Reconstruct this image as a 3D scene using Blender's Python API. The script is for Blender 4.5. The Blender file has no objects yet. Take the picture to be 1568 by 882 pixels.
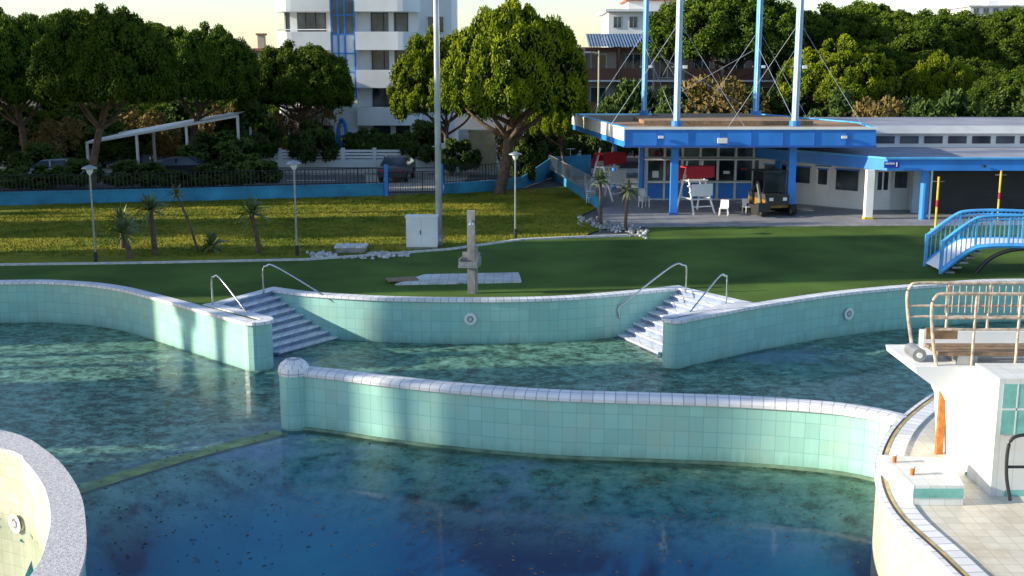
import bpy, math, random
import numpy as np
from mathutils import Vector
from mathutils.geometry import tessellate_polygon
random.seed(4); rng=np.random.default_rng(7)
sc=bpy.context.scene
H=7.0; F=1750.0; PT=math.atan(341/1750.0); CP,SP=math.cos(PT),math.sin(PT)
# ---- survey helpers: turn sight lines from the surveyed view point into plan positions
def G(u,v,z=0.0):
    a=(u-784)/F; b=(441-v)/F
    Y=CP+b*SP; Z=-SP+b*CP
    t=(z-H)/Z
    return (a*t,Y*t)
def ZV(v,Y):
    b=(441-v)/F
    return H+(-SP+b*CP)/(CP+b*SP)*Y
def XU(u,Y,z=0.0):
    return (u-784)/F*(Y*CP+(H-z)*SP)

# ---------------- materials
MATS={}
def newmat(name):
    m=bpy.data.materials.new(name); m.use_nodes=True
    nt=m.node_tree; b=nt.nodes['Principled BSDF']
    return m,nt,b
def mat(name,col,rough=0.7,var=0.25,scale=3.0,bump=0.0,bscale=None,metal=0.0,spec=0.5,detail=6,coord='Object'):
    if name in MATS: return MATS[name]
    m,nt,b=newmat(name); N=nt.nodes; L=nt.links
    tc=N.new('ShaderNodeTexCoord'); no=N.new('ShaderNodeTexNoise'); no.inputs['Scale'].default_value=scale; no.inputs['Detail'].default_value=detail
    L.new(tc.outputs[coord],no.inputs['Vector'])
    cr=N.new('ShaderNodeValToRGB'); e=cr.color_ramp.elements
    e[0].position=0.3; e[1].position=0.7
    e[0].color=tuple(c*(1-var) for c in col)+(1,); e[1].color=tuple(min(1,c*(1+var*0.6)) for c in col)+(1,)
    L.new(no.outputs['Fac'],cr.inputs['Fac']); L.new(cr.outputs['Color'],b.inputs['Base Color'])
    b.inputs['Roughness'].default_value=rough; b.inputs['Metallic'].default_value=metal; b.inputs['Specular IOR Level'].default_value=spec
    if bump>0:
        n2=N.new('ShaderNodeTexNoise'); n2.inputs['Scale'].default_value=bscale or scale*6; n2.inputs['Detail'].default_value=4
        L.new(tc.outputs[coord],n2.inputs['Vector'])
        bp=N.new('ShaderNodeBump'); bp.inputs['Strength'].default_value=bump; bp.inputs['Distance'].default_value=0.03
        L.new(n2.outputs['Fac'],bp.inputs['Height']); L.new(bp.outputs['Normal'],b.inputs['Normal'])
    MATS[name]=m; return m
def tilemat(name,col,grout,bw,bh,rough=0.3,coord='UV',mortar=0.012,var=0.12,stain=(0.1,0.12,0.08),stainamt=0.35,offset=0.0,rot=0,waterline=False):
    if name in MATS: return MATS[name]
    m,nt,b=newmat(name); N=nt.nodes; L=nt.links
    tc=N.new('ShaderNodeTexCoord'); br=N.new('ShaderNodeTexBrick'); br.offset=offset; br.squash=1
    mp=N.new('ShaderNodeMapping'); mp.inputs['Rotation'].default_value=(0,0,rot); L.new(tc.outputs[coord],mp.inputs['Vector'])
    L.new(mp.outputs['Vector'],br.inputs['Vector'])
    br.inputs['Scale'].default_value=1; br.inputs['Brick Width'].default_value=bw; br.inputs['Row Height'].default_value=bh
    br.inputs['Mortar Size'].default_value=mortar; br.inputs['Mortar Smooth'].default_value=0.3; br.inputs['Bias'].default_value=0
    br.inputs['Color1'].default_value=tuple(c*(1-var) for c in col)+(1,); br.inputs['Color2'].default_value=tuple(min(1,c*(1+var*.5)) for c in col)+(1,)
    br.inputs['Mortar'].default_value=tuple(grout)+(1,)
    no=N.new('ShaderNodeTexNoise'); no.inputs['Scale'].default_value=1.1; no.inputs['Detail'].default_value=8; no.inputs['Roughness'].default_value=0.65
    L.new(tc.outputs['Object'],no.inputs['Vector'])
    cr=N.new('ShaderNodeValToRGB'); e=cr.color_ramp.elements; e[0].position=0.48; e[1].position=0.75
    e[0].color=(0,0,0,1); e[1].color=(stainamt,)*3+(1,)
    L.new(no.outputs['Fac'],cr.inputs['Fac'])
    mx=N.new('ShaderNodeMixRGB'); mx.inputs['Color2'].default_value=tuple(stain)+(1,)
    L.new(cr.outputs['Color'],mx.inputs['Fac']); L.new(br.outputs['Color'],mx.inputs['Color1']); last=mx.outputs['Color']
    if waterline:
        sp=N.new('ShaderNodeSeparateXYZ'); L.new(tc.outputs['Object'],sp.inputs[0])
        mp2=N.new('ShaderNodeMapping'); mp2.inputs['Scale'].default_value=(7,7,0.5); L.new(tc.outputs['Object'],mp2.inputs['Vector'])
        n3=N.new('ShaderNodeTexNoise'); n3.inputs['Scale'].default_value=1; n3.inputs['Detail'].default_value=5; L.new(mp2.outputs['Vector'],n3.inputs['Vector'])
        ad=N.new('ShaderNodeMath'); ad.operation='MULTIPLY_ADD'; ad.inputs[1].default_value=0.5; L.new(n3.outputs['Fac'],ad.inputs[0]); L.new(sp.outputs['Z'],ad.inputs[2])
        mr=N.new('ShaderNodeMapRange'); mr.inputs['From Min'].default_value=-0.85; mr.inputs['From Max'].default_value=-1.2; mr.inputs['To Max'].default_value=0.5; L.new(ad.outputs[0],mr.inputs['Value'])
        m3=N.new('ShaderNodeMixRGB'); m3.inputs['Color2'].default_value=(0.11,0.21,0.15,1); L.new(mr.outputs[0],m3.inputs['Fac']); L.new(last,m3.inputs['Color1']); last=m3.outputs['Color']
    L.new(last,b.inputs['Base Color'])
    b.inputs['Roughness'].default_value=rough
    bp=N.new('ShaderNodeBump'); bp.inputs['Strength'].default_value=0.2; bp.inputs['Distance'].default_value=0.01; bp.invert=True
    L.new(br.outputs['Fac'],bp.inputs['Height']); L.new(bp.outputs['Normal'],b.inputs['Normal'])
    MATS[name]=m; return m

AQUA=tilemat('aqua_pool_tile',(0.33,0.60,0.54),(0.22,0.45,0.42),0.30,0.33,rough=0.3,mortar=0.008,var=0.08,stain=(0.46,0.52,0.38),stainamt=0.5,waterline=True)
COPE=tilemat('white_coping_tile',(0.78,0.77,0.81),(0.36,0.36,0.42),0.24,0.30,rough=0.5,mortar=0.013,stain=(0.4,0.4,0.4),stainamt=0.4)
STEP=tilemat('white_step_tile',(0.76,0.77,0.82),(0.4,0.43,0.48),0.3,0.3,rough=0.5,coord='Object',stain=(0.3,0.32,0.34),stainamt=0.5)
PEB=mat('pebble_coping',(0.58,0.56,0.60),0.85,0.45,24,bump=0.6,bscale=60)
CREAM=tilemat('cream_tile',(0.66,0.61,0.52),(0.48,0.44,0.36),0.25,0.25,rough=0.5,coord='Object',mortar=.008,stain=(0.36,0.27,0.15),stainamt=0.75)
CREAMUV=tilemat('cream_wall_tile',(0.60,0.58,0.46),(0.44,0.42,0.33),0.3,0.25,rough=0.4,mortar=.010,stain=(0.34,0.30,0.17),stainamt=0.7,waterline=True)
TURF=mat('artificial_turf',(0.078,0.135,0.028),0.95,0.4,0.35,bump=0.6,bscale=40,spec=0.1,detail=10)
ASPH=mat('asphalt',(0.09,0.09,0.095),0.9,0.3,0.6,bump=0.2,bscale=30)
PAVE=tilemat('light_paving',(0.38,0.34,0.30),(0.2,0.19,0.17),0.5,0.5,rough=0.8,coord='Object',stain=(0.15,0.14,0.12),stainamt=0.5)
APRON=tilemat('apron_paving',(0.26,0.26,0.29),(0.15,0.15,0.17),0.6,0.6,rough=0.6,coord='Object',stain=(0.12,0.12,0.12),stainamt=0.5)
WHITE=mat('white_paint',(0.80,0.80,0.80),0.55,0.12,0.7,bump=0.05)
WHITEW=mat('white_render_wall',(0.78,0.79,0.80),0.8,0.16,0.4,bump=0.1,bscale=15)
BLUE=mat('blue_paint',(0.03,0.23,0.74),0.45,0.2,0.8)
LBLUE=mat('light_blue_paint',(0.07,0.38,0.80),0.45,0.25,1.5)
WBLUE=mat('faded_blue_wall_paint',(0.035,0.27,0.46),0.7,0.4,0.8,bump=0.1)
BLACK=mat('black_iron',(0.02,0.02,0.022),0.5,0.2,5)
DARK=mat('dark_shutter',(0.018,0.02,0.03),0.5,0.3,2)
GREY=mat('grey_metal',(0.34,0.35,0.36),0.4,0.2,6,metal=0.5)
STEEL=mat('stainless_steel',(0.6,0.6,0.6),0.25,0.1,5,metal=1.0)
CONC=mat('concrete',(0.30,0.29,0.28),0.85,0.4,2.5,bump=0.3,bscale=20)
BEIGE=mat('beige_enamel',(0.46,0.43,0.31),0.6,0.15,2)
RED=mat('red_canvas',(0.45,0.015,0.03),0.8,0.2,3)
WOOD=mat('weathered_wood',(0.26,0.17,0.10),0.75,0.35,7,bump=0.3)
ROOF=mat('brown_roof_felt',(0.30,0.18,0.10),0.9,0.4,0.6,bump=0.2)
TILE=mat('terracotta_roof',(0.32,0.14,0.09),0.85,0.3,2,bump=0.4,bscale=12)
GROOF=mat('grey_roof_felt',(0.28,0.29,0.36),0.85,0.3,0.5,bump=0.2)
BRICKB=mat('brown_render',(0.20,0.09,0.06),0.85,0.25,0.5)
TAN=mat('tan_render',(0.48,0.40,0.33),0.85,0.2,0.4)
YEL=mat('yellow_paint',(0.65,0.45,0.03),0.5,0.2,3)
RUST=mat('rusty_orange_steel',(0.5,0.16,0.03),0.8,0.4,8,bump=0.3)
RAIL=mat('weathered_cream_rail',(0.55,0.43,0.33),0.5,0.5,9)
AQP=mat('aqua_tile_patch',(0.20,0.50,0.45),0.35,0.3,4)
OCH=mat('rim_edge_ochre',(0.50,0.38,0.16),0.6,0.4,4)
BARK=mat('pine_bark',(0.13,0.085,0.06),0.95,0.5,5,bump=0.8,bscale=14)
STONE=mat('pale_stones',(0.60,0.59,0.58),0.9,0.3,6,bump=0.4)
RUB=mat('rubber',(0.015,0.015,0.015),0.8,0.2,5)
GLASS,nt,b=newmat('window_glass'); 
n=nt.nodes.new('ShaderNodeTexNoise'); n.inputs['Scale'].default_value=0.5; tc=nt.nodes.new('ShaderNodeTexCoord'); nt.links.new(tc.outputs['Object'],n.inputs['Vector'])
cr=nt.nodes.new('ShaderNodeValToRGB'); cr.color_ramp.elements[0].position=.4; cr.color_ramp.elements[1].position=.65; cr.color_ramp.elements[0].color=(0.012,0.018,0.03,1); cr.color_ramp.elements[1].color=(0.10,0.12,0.15,1)
nt.links.new(n.outputs['Fac'],cr.inputs['Fac']); nt.links.new(cr.outputs['Color'],b.inputs['Base Color']); b.inputs['Roughness'].default_value=0.06

# lawn
LAWN,nt,b=newmat('lawn_grass'); N=nt.nodes; L=nt.links
tc=N.new('ShaderNodeTexCoord'); n1=N.new('ShaderNodeTexNoise'); n1.inputs['Scale'].default_value=0.28; n1.inputs['Detail'].default_value=12; n1.inputs['Roughness'].default_value=0.75
L.new(tc.outputs['Object'],n1.inputs['Vector'])
cr=N.new('ShaderNodeValToRGB'); e=cr.color_ramp.elements; e[0].position=0.36; e[0].color=(0.07,0.12,0.012,1); e[1].position=0.64; e[1].color=(0.30,0.26,0.03,1)
L.new(n1.outputs['Fac'],cr.inputs['Fac']); L.new(cr.outputs['Color'],b.inputs['Base Color']); b.inputs['Roughness'].default_value=0.95; b.inputs['Specular IOR Level'].default_value=.1
n2=N.new('ShaderNodeTexNoise'); n2.inputs['Scale'].default_value=9; n2.inputs['Detail'].default_value=8; L.new(tc.outputs['Object'],n2.inputs['Vector'])
bp=N.new('ShaderNodeBump'); bp.inputs['Strength'].default_value=1; bp.inputs['Distance'].default_value=0.12; L.new(n2.outputs['Fac'],bp.inputs['Height']); L.new(bp.outputs['Normal'],b.inputs['Normal'])

def foliage(name,dark,light):
    m,nt,b=newmat(name); N=nt.nodes; L=nt.links
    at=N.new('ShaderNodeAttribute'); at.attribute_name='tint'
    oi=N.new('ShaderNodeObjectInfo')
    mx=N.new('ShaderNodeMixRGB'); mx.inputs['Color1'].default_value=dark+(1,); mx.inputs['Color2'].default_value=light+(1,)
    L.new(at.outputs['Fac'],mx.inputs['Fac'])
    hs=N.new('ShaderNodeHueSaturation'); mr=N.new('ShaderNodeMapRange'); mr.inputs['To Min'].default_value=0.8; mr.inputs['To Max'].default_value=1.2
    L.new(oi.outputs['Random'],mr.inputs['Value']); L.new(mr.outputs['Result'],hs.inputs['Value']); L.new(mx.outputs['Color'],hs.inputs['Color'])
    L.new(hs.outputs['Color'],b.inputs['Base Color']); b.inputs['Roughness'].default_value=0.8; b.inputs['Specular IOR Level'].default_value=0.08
    return m
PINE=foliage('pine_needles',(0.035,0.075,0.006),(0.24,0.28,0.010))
PINED=foliage('pine_needles_shaded',(0.025,0.055,0.008),(0.11,0.16,0.012))  # needles of less lit crowns, their shade put into the colour
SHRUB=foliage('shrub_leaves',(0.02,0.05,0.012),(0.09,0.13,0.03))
DRY=foliage('autumn_leaves',(0.09,0.06,0.02),(0.24,0.18,0.06))
PALM=mat('palm_fronds',(0.11,0.15,0.05),0.6,0.4,6)
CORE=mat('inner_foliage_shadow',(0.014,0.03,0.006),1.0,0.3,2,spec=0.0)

# ---------------- mesh builder
class MB:
    def __init__(s): s.v=[]; s.f=[]; s.m=[]; s.uv=[]; s.mats=[]
    def mi(s,m):
        if m not in s.mats: s.mats.append(m)
        return s.mats.index(m)
    def face(s,pts,m,uv=None):
        i=len(s.v); s.v+= [tuple(p) for p in pts]; s.f.append(tuple(range(i,i+len(pts)))); s.m.append(s.mi(m)); s.uv.append(uv or [(p[0],p[1]) for p in pts])
    def box(s,x0,x1,y0,y1,z0,z1,m,rot=0,c=None):
        P=[(x0,y0),(x1,y0),(x1,y1),(x0,y1)]
        if rot:
            cx,cy=c or ((x0+x1)/2,(y0+y1)/2); ca,sa=math.cos(rot),math.sin(rot)
            P=[(cx+(x-cx)*ca-(y-cy)*sa,cy+(x-cx)*sa+(y-cy)*ca) for x,y in P]
        s.prism(P,z0,z1,m)
    def prism(s,P,z0,z1,m,mtop=None,mbot=None):
        n=len(P)
        A=sum(P[i][0]*P[(i+1)%n][1]-P[(i+1)%n][0]*P[i][1] for i in range(n))
        if A<0: P=P[::-1]
        d=0
        for i in range(n):
            a,b=P[i],P[(i+1)%n]; l=math.hypot(b[0]-a[0],b[1]-a[1])
            s.face([(a[0],a[1],z0),(b[0],b[1],z0),(b[0],b[1],z1),(a[0],a[1],z1)],m,[(d,z0),(d+l,z0),(d+l,z1),(d,z1)]); d+=l
        tris=tessellate_polygon([[Vector((p[0],p[1],0)) for p in P]]) if n>4 else [tuple(range(n))]
        for t in tris:
            pt=[P[k] for k in t]
            a=sum(pt[i][0]*pt[(i+1)%len(pt)][1]-pt[(i+1)%len(pt)][0]*pt[i][1] for i in range(len(pt)))
            if a<0: pt=pt[::-1]
            s.face([(p[0],p[1],z1) for p in pt],mtop or m); s.face([(p[0],p[1],z0) for p in pt[::-1]],mbot or m)
    def tube(s,pts,r,m,n=8,r2=None,cap=True):
        pts=[Vector(p) for p in pts]; k=len(pts); rings=[]
        up=Vector((0,0,1))
        for i,p in enumerate(pts):
            t=(pts[min(i+1,k-1)]-pts[max(i-1,0)]).normalized()
            a=t.cross(up if abs(t.z)<0.95 else Vector((1,0,0))).normalized(); b2=t.cross(a).normalized()
            rr=r if r2 is None else r+(r2-r)*i/(k-1)
            rings.append([p+(a*math.cos(2*math.pi*j/n)+b2*math.sin(2*math.pi*j/n))*rr for j in range(n)])
        mi=s.mi(m); base=len(s.v)
        for R in rings: s.v+=[tuple(q) for q in R]
        for i in range(k-1):
            for j in range(n):
                j2=(j+1)%n; s.f.append((base+i*n+j,base+i*n+j2,base+(i+1)*n+j2,base+(i+1)*n+j)); s.m.append(mi); s.uv.append([(0,0)]*4)
        if cap:
            s.f.append(tuple(base+j for j in range(n))[::-1]); s.m.append(mi); s.uv.append([(0,0)]*n)
            s.f.append(tuple(base+(k-1)*n+j for j in range(n))); s.m.append(mi); s.uv.append([(0,0)]*n)
    def lathe(s,cx,cy,prof,m,n=20,uvs=True):
        for i in range(len(prof)-1):
            (r0,z0),(r1,z1)=prof[i],prof[i+1]
            for j in range(n):
                a=2*math.pi*j/n; b=2*math.pi*(j+1)/n; rm=max(r0,r1)
                s.face([(cx+r0*math.cos(a),cy+r0*math.sin(a),z0),(cx+r0*math.cos(b),cy+r0*math.sin(b),z0),(cx+r1*math.cos(b),cy+r1*math.sin(b),z1),(cx+r1*math.cos(a),cy+r1*math.sin(a),z1)],m,[(a*rm,z0),(b*rm,z0),(b*rm,z1),(a*rm,z1)])
    def obj(s,name,smooth=False,loc=None,parent=None):
        me=bpy.data.meshes.new(name); me.from_pydata(s.v,[],s.f)
        for m in s.mats: me.materials.append(m)
        me.polygons.foreach_set('material_index',s.m)
        ul=me.uv_layers.new(name='UVMap'); fl=[c for u in s.uv for p in u for c in p]
        ul.data.foreach_set('uv',fl)
        if smooth: me.polygons.foreach_set('use_smooth',[True]*len(s.f))
        me.update(); o=bpy.data.objects.new(name,me); sc.collection.objects.link(o)
        if loc: o.location=loc
        if parent: o.parent=parent
        return o
def crom(P,k=6):
    out=[]
    for i in range(len(P)-1):
        p0=P[max(i-1,0)];p1=P[i];p2=P[i+1];p3=P[min(i+2,len(P)-1)]
        for j in range(k):
            t=j/k
            out.append(tuple(0.5*((2*p1[a])+(-p0[a]+p2[a])*t+(2*p0[a]-5*p1[a]+4*p2[a]-p3[a])*t*t+(-p0[a]+3*p1[a]-3*p2[a]+p3[a])*t**3) for a in range(len(p1))))
    out.append(tuple(P[-1])); return out
def inpoly(poly,x,y):
    c=False; j=len(poly)-1
    for i in range(len(poly)):
        if (poly[i][1]>y)!=(poly[j][1]>y) and x<(poly[j][0]-poly[i][0])*(y-poly[i][1])/(poly[j][1]-poly[i][1])+poly[i][0]: c=not c
        j=i
    return c
def sheet(name,outer,holes,z,m):
    loops=[[Vector((p[0],p[1],0)) for p in outer]]+[[Vector((p[0],p[1],0)) for p in h] for h in holes]
    flat=[p for l in loops for p in l]; tr=tessellate_polygon(loops)
    fs=[]
    for a,b_,c in tr:
        ar=(flat[b_]-flat[a]).cross(flat[c]-flat[a]).z
        if abs(ar)<1e-9: continue
        fs.append((a,b_,c) if ar>0 else (a,c,b_))
    me=bpy.data.meshes.new(name); me.from_pydata([(p.x,p.y,z) for p in flat],[],fs); me.materials.append(m)
    o=bpy.data.objects.new(name,me); sc.collection.objects.link(o); return o
def offs(P,d):
    out=[]
    n=len(P)
    for i in range(n):
        a=P[max(i-1,0)];b_=P[min(i+1,n-1)]
        dx,dy=b_[0]-a[0],b_[1]-a[1]; l=math.hypot(dx,dy) or 1
        out.append((P[i][0]-dy/l*d,P[i][1]+dx/l*d))
    return out
def ribbon(mb,P,d0,d1,z0,z1,m,lip=True):
    A=offs(P,d0);B=offs(P,d1); s=0
    for i in range(len(P)-1):
        l=math.hypot(P[i+1][0]-P[i][0],P[i+1][1]-P[i][1]); w=abs(d1-d0)
        mb.face([(*A[i],z1),(*A[i+1],z1),(*B[i+1],z1),(*B[i],z1)],m,[(s,0),(s+l,0),(s+l,w),(s,w)])
        if lip:
            mb.face([(*A[i],z0),(*A[i+1],z0),(*A[i+1],z1),(*A[i],z1)],m,[(s,0),(s+l,0),(s+l,z1-z0),(s,z1-z0)])
            mb.face([(*B[i+1],z0),(*B[i],z0),(*B[i],z1),(*B[i+1],z1)],m,[(s,0),(s+l,0),(s+l,z1-z0),(s,z1-z0)])
        s+=l
def wallstrip(mb,P,z0,z1,m):
    s=0
    for i in range(len(P)-1):
        l=math.hypot(P[i+1][0]-P[i][0],P[i+1][1]-P[i][1])
        mb.face([(*P[i],z0),(*P[i+1],z0),(*P[i+1],z1),(*P[i],z1)],m,[(s,z0),(s+l,z0),(s+l,z1),(s,z1)]); s+=l

# ---------------- pool plan
WZ=-1.35
leftc=crom([(-24,35.8),G(0,433),G(100,434),G(170,441),G(230,455),G(300,474),G(372,494)])
tf=G(372,494); tb=G(413,487)
def cap(a,b_,n=8,out=None):
    c=((a[0]+b_[0])/2,(a[1]+b_[1])/2); r=math.hypot(a[0]-b_[0],a[1]-b_[1])/2; t0=math.atan2(a[1]-c[1],a[0]-c[0])
    return [(c[0]+r*math.cos(t0+math.pi*i/n),c[1]+r*math.sin(t0+math.pi*i/n)) for i in range(1,n)]
capL=cap(tf,tb)
LA0=G(325,465); LB0=G(408,443)
backc=crom([LB0,G(470,451),G(590,458),G(720,460),G(850,458),G(960,450),G(1048,441)])
RB0=G(1048,441); RA0=G(1140,462)
rt=G(1016,487); rf=G(1052,490)
capR=cap(rt,rf)
rightc=crom([rf,G(1110,479),G(1175,467),G(1300,449),G(1440,437),G(1568,431),(24,36.6)])
rim=crom([(13,27.2),G(1470,585),G(1430,605),G(1375,648),G(1347,695),G(1345,740),G(1368,790),G(1430,850),(6.3,14.0),(6.9,11),(8,8)])
ringo=crom([(-5.6,9),(-5.9,12.5),G(118,882),G(125,790),G(108,740),G(70,697),G(0,663),(-13,22.3),(-17,22),(-21,20)])
ringi=crom([(-20.6,19.2),(-17,21.2),(-12.8,21.3),G(0,690),G(40,712),G(68,750),G(78,795),G(70,840),G(50,882),(-6.6,12.5),(-6.3,9.5)])
hole1=leftc+capL+[tb,LA0]+backc+[RA0,rt]+capR+rightc+[(24,28)]+rim+[(8,5),(-5.5,5)]+ringo+[(-24,20)]
hole2=ringi+[(-9,7.5),(-15,7.5),(-20,12)]

ground=sheet('ground',[(-700,-300),(700,-300),(700,1200),(-700,1200)],[hole1,hole2],-0.03,ASPH)
turf=sheet('artificial_turf_deck',[(-60,-30),(40,-30),(40,52),G(1430,346),G(1000,346),G(985,362),G(800,368),G(690,383),G(560,393),G(470,399),G(230,404),G(0,407),(-40,44)],[hole1,hole2],0.0,TURF)
lawnP=[(-45,43.5),G(0,406),G(230,403),G(470,398),G(560,392),G(690,382),G(800,367),G(885,364),G(925,350),G(880,335),G(915,318),G(885,285),G(800,290),G(590,300),G(0,315),(-45,58)]
lawn=sheet('lawn',lawnP,[],0.012,LAWN)
mb=MB(); ribbon(mb,[(-45,43.5),G(0,407),G(230,404),G(470,399),G(560,393),G(690,383),G(800,368),G(885,364),G(990,361)],0.0,0.18,-0.02,0.06,STONE); mb.obj('lawn_kerb')
apron=sheet('paved_apron',[G(925,350),G(990,348),G(1440,346),(30,51),(30,70),(3,70),G(905,300)],[],0.008,APRON)
mb=MB(); ribbon(mb,[G(985,348),G(1430,346)],0.0,0.15,-0.02,0.035,CONC); mb.obj('apron_kerb')
sheet('diving_deck_paving',[(13,27.2)]+rim+[(14,8),(16,27)],[],0.006,CREAM)

# walls
mb=MB()
wallstrip(mb,leftc+capL+[tb,LA0],-4,0,AQUA); wallstrip(mb,backc,-4,0,AQUA); wallstrip(mb,[RA0,rt]+capR+rightc+[(24,28),(13,27.2)],-4,0,AQUA)
mb.obj('pool_perimeter_wall')
mb=MB()
for P in (leftc+capL+[tb,LA0],backc,[RA0,rt]+capR+rightc): ribbon(mb,P,-0.05,0.33,-0.06,0.035,COPE)
mb.obj('pool_coping')
mb=MB(); wallstrip(mb,rim,-4,0,CREAMUV); ribbon(mb,rim,-0.04,0.05,-0.07,0.04,COPE); ribbon(mb,rim,0.05,0.09,-0.07,0.05,BLACK); ribbon(mb,rim,0.09,0.15,-0.05,0.05,OCH); ribbon(mb,rim,0.15,0.42,-0.05,0.045,COPE)
mb.obj('diving_basin_wall')
mb=MB(); wallstrip(mb,ringo,-4,0,AQUA); wallstrip(mb,ringi+[(-9,7.5),(-15,7.5)],-3.2,0,CREAMUV)
def resamp(P,n):
    d=[0]
    for i in range(len(P)-1): d.append(d[-1]+math.hypot(P[i+1][0]-P[i][0],P[i+1][1]-P[i][1]))
    xs=np.interp(np.linspace(0,d[-1],n),d,[p[0] for p in P]); ys=np.interp(np.linspace(0,d[-1],n),d,[p[1] for p in P])
    return list(zip(xs.tolist(),ys.tolist()))
A=resamp(ringo,70);B=resamp(ringi[::-1],70)
A2=offs(A,-0.05)
for i in range(69):
    mb.face([(*A2[i],0.05),(*A2[i+1],0.05),(*B[i+1],0.05),(*B[i],0.05)][::-1],PEB)
    mb.face([(*A2[i],-0.04),(*A2[i+1],-0.04),(*A2[i+1],0.05),(*A2[i],0.05)],PEB)
    mb.face([(*B[i],-0.04),(*B[i+1],-0.04),(*B[i+1],0.05),(*B[i],0.05)],PEB)
mb.obj('round_basin_wall')
sheet('round_basin_floor',hole2,[],-2.6,CREAM)

# stairs
RIS=mat('stair_riser_shade',(0.20,0.25,0.38),0.7,0.3,3)  # bluish shade on the white risers, painted as their colour
def stairs(name,A0,B0,A1,B1,n=9,zb=-1.42):
    mb=MB(); A0=Vector(A0);B0=Vector(B0);A1=Vector(A1);B1=Vector(B1)
    h=-zb/n
    for k in range(n):
        a=A0.lerp(A1,k/n);b_=B0.lerp(B1,k/n);c=B0.lerp(B1,(k+1)/n);d=A0.lerp(A1,(k+1)/n)
        z=-k*h+(0.03 if k==0 else -0.0)
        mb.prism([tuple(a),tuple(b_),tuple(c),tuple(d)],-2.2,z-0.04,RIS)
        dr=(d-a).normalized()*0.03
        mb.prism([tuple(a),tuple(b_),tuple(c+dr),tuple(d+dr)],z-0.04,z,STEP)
    return mb.obj(name)
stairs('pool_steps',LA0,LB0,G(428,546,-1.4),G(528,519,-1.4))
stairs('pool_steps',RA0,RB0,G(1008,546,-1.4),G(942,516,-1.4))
# mid wall
midt=crom([G(452,566),G(520,573),G(600,583),G(720,595),G(850,604),G(1000,609),G(1140,614),G(1260,622),G(1330,631),G(1372,640)])
mb=MB()
front=offs(midt,-0.22); backp=offs(midt,0.22)
wallstrip(mb,front,-4,-0.03,AQUA); wallstrip(mb,backp[::-1],-4,-0.03,AQUA)
prof=[(-0.26,-0.08),(-0.27,0.0),(-0.2,0.06),(0,0.09),(0.2,0.06),(0.27,0.0),(0.26,-0.08)]
s=0; lines=[offs(midt,p[0]) for p in prof]
for i in range(len(midt)-1):
    l=math.dist(midt[i],midt[i+1]); w=0
    for j in range(len(prof)-1):
        dw=math.dist(prof[j],prof[j+1])
        mb.face([(*lines[j][i],prof[j][1]),(*lines[j][i+1],prof[j][1]),(*lines[j+1][i+1],prof[j+1][1]),(*lines[j+1][i],prof[j+1][1])],COPE,[(s,w),(s+l,w),(s+l,w+dw),(s,w+dw)]); w+=dw
    s+=l
cx,cy=G(450,568)
mb.lathe(cx,cy,[(0.34,-4),(0.34,-0.05)],AQUA,28)
mb.lathe(cx,cy,[(0.36,-0.06),(0.37,0.02),(0.35,0.12),(0.29,0.21),(0.19,0.28),(0.09,0.31),(0.0,0.32)],COPE,28)
cx,cy=midt[-1]; mb.lathe(cx,cy,[(0.27,-0.08),(0.27,0.0),(0.2,0.06),(0.0,0.092)],COPE,20)
ribbon(mb,front,-0.07,0.0,-1.6,-1.29,mat('algae_ledge',(0.16,0.26,0.18),0.6,0.4,3))
mb.obj('curved_pool_divider_wall')

# pool floor
ydx=[]
for p in [(-26,18.0)]+[G(60,770,-1.45),G(120,752,-1.45),G(280,703,-1.45),G(430,664,-1.45)]+front[4::6]: ydx.append(p)
ydx.sort(); XD=[p[0] for p in ydx]; YD=[p[1] for p in ydx]
nx,ny=170,120; xs=np.linspace(-27,25,nx); ys=np.linspace(4,38.5,ny); vs=[];fs=[];wv=[];sh=[]
for j in range(ny):
    for i in range(nx):
        d=np.interp(xs[i],XD,YD)-ys[j]; t=min(1,max(0,(d-0.3)/6)); t=t*t*(3-2*t)
        vs.append((xs[i],ys[j],-1.44-0.1*t-2.2*t)); wv.append((xs[i],ys[j],WZ)); sh.append(min(1,max(0,(1.6-d)/3.2)))
for j in range(ny-1):
    for i in range(nx-1):
        if inpoly(hole2,(xs[i]+xs[i+1])/2,(ys[j]+ys[j+1])/2): continue
        a=j*nx+i; fs.append((a,a+1,a+nx+1,a+nx))
FL,nt,b=newmat('pool_floor_algae_sky'); N=nt.nodes; L=nt.links
tc=N.new('ShaderNodeTexCoord')
def noise(sc_,det=8,ro=0.6,dist=0,vec=None):
    n=N.new('ShaderNodeTexNoise'); n.inputs['Scale'].default_value=sc_; n.inputs['Detail'].default_value=det; n.inputs['Roughness'].default_value=ro; n.inputs['Distortion'].default_value=dist
    L.new(vec or tc.outputs['Object'],n.inputs['Vector']); return n
def ramp(src,stops):
    c=N.new('ShaderNodeValToRGB'); e=c.color_ramp.elements
    e[0].position=stops[0][0]; e[0].color=stops[0][1]+(1,); e[1].position=stops[-1][0]; e[1].color=stops[-1][1]+(1,)
    for p,col in stops[1:-1]:
        q=e.new(p); q.color=col+(1,)
    L.new(src,c.inputs['Fac']); return c
def mixc(f,a,b_,mode='MIX'):
    m=N.new('ShaderNodeMixRGB'); m.blend_type=mode
    for k,x in ((0,f),(1,a),(2,b_)):
        if hasattr(x,'links'): L.new(x,m.inputs[k])
        else: m.inputs[k].default_value=x if k==0 else x+(1,)
    return m.outputs['Color']
mpv=N.new('ShaderNodeMapping'); mpv.inputs['Scale'].default_value=(0.8,1.0,1.0); L.new(tc.outputs['Object'],mpv.inputs['Vector'])
big=noise(0.16,5,0.6,0.3,mpv.outputs['Vector']); med=noise(2.4,12,0.75,0.2,mpv.outputs['Vector'])
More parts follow.
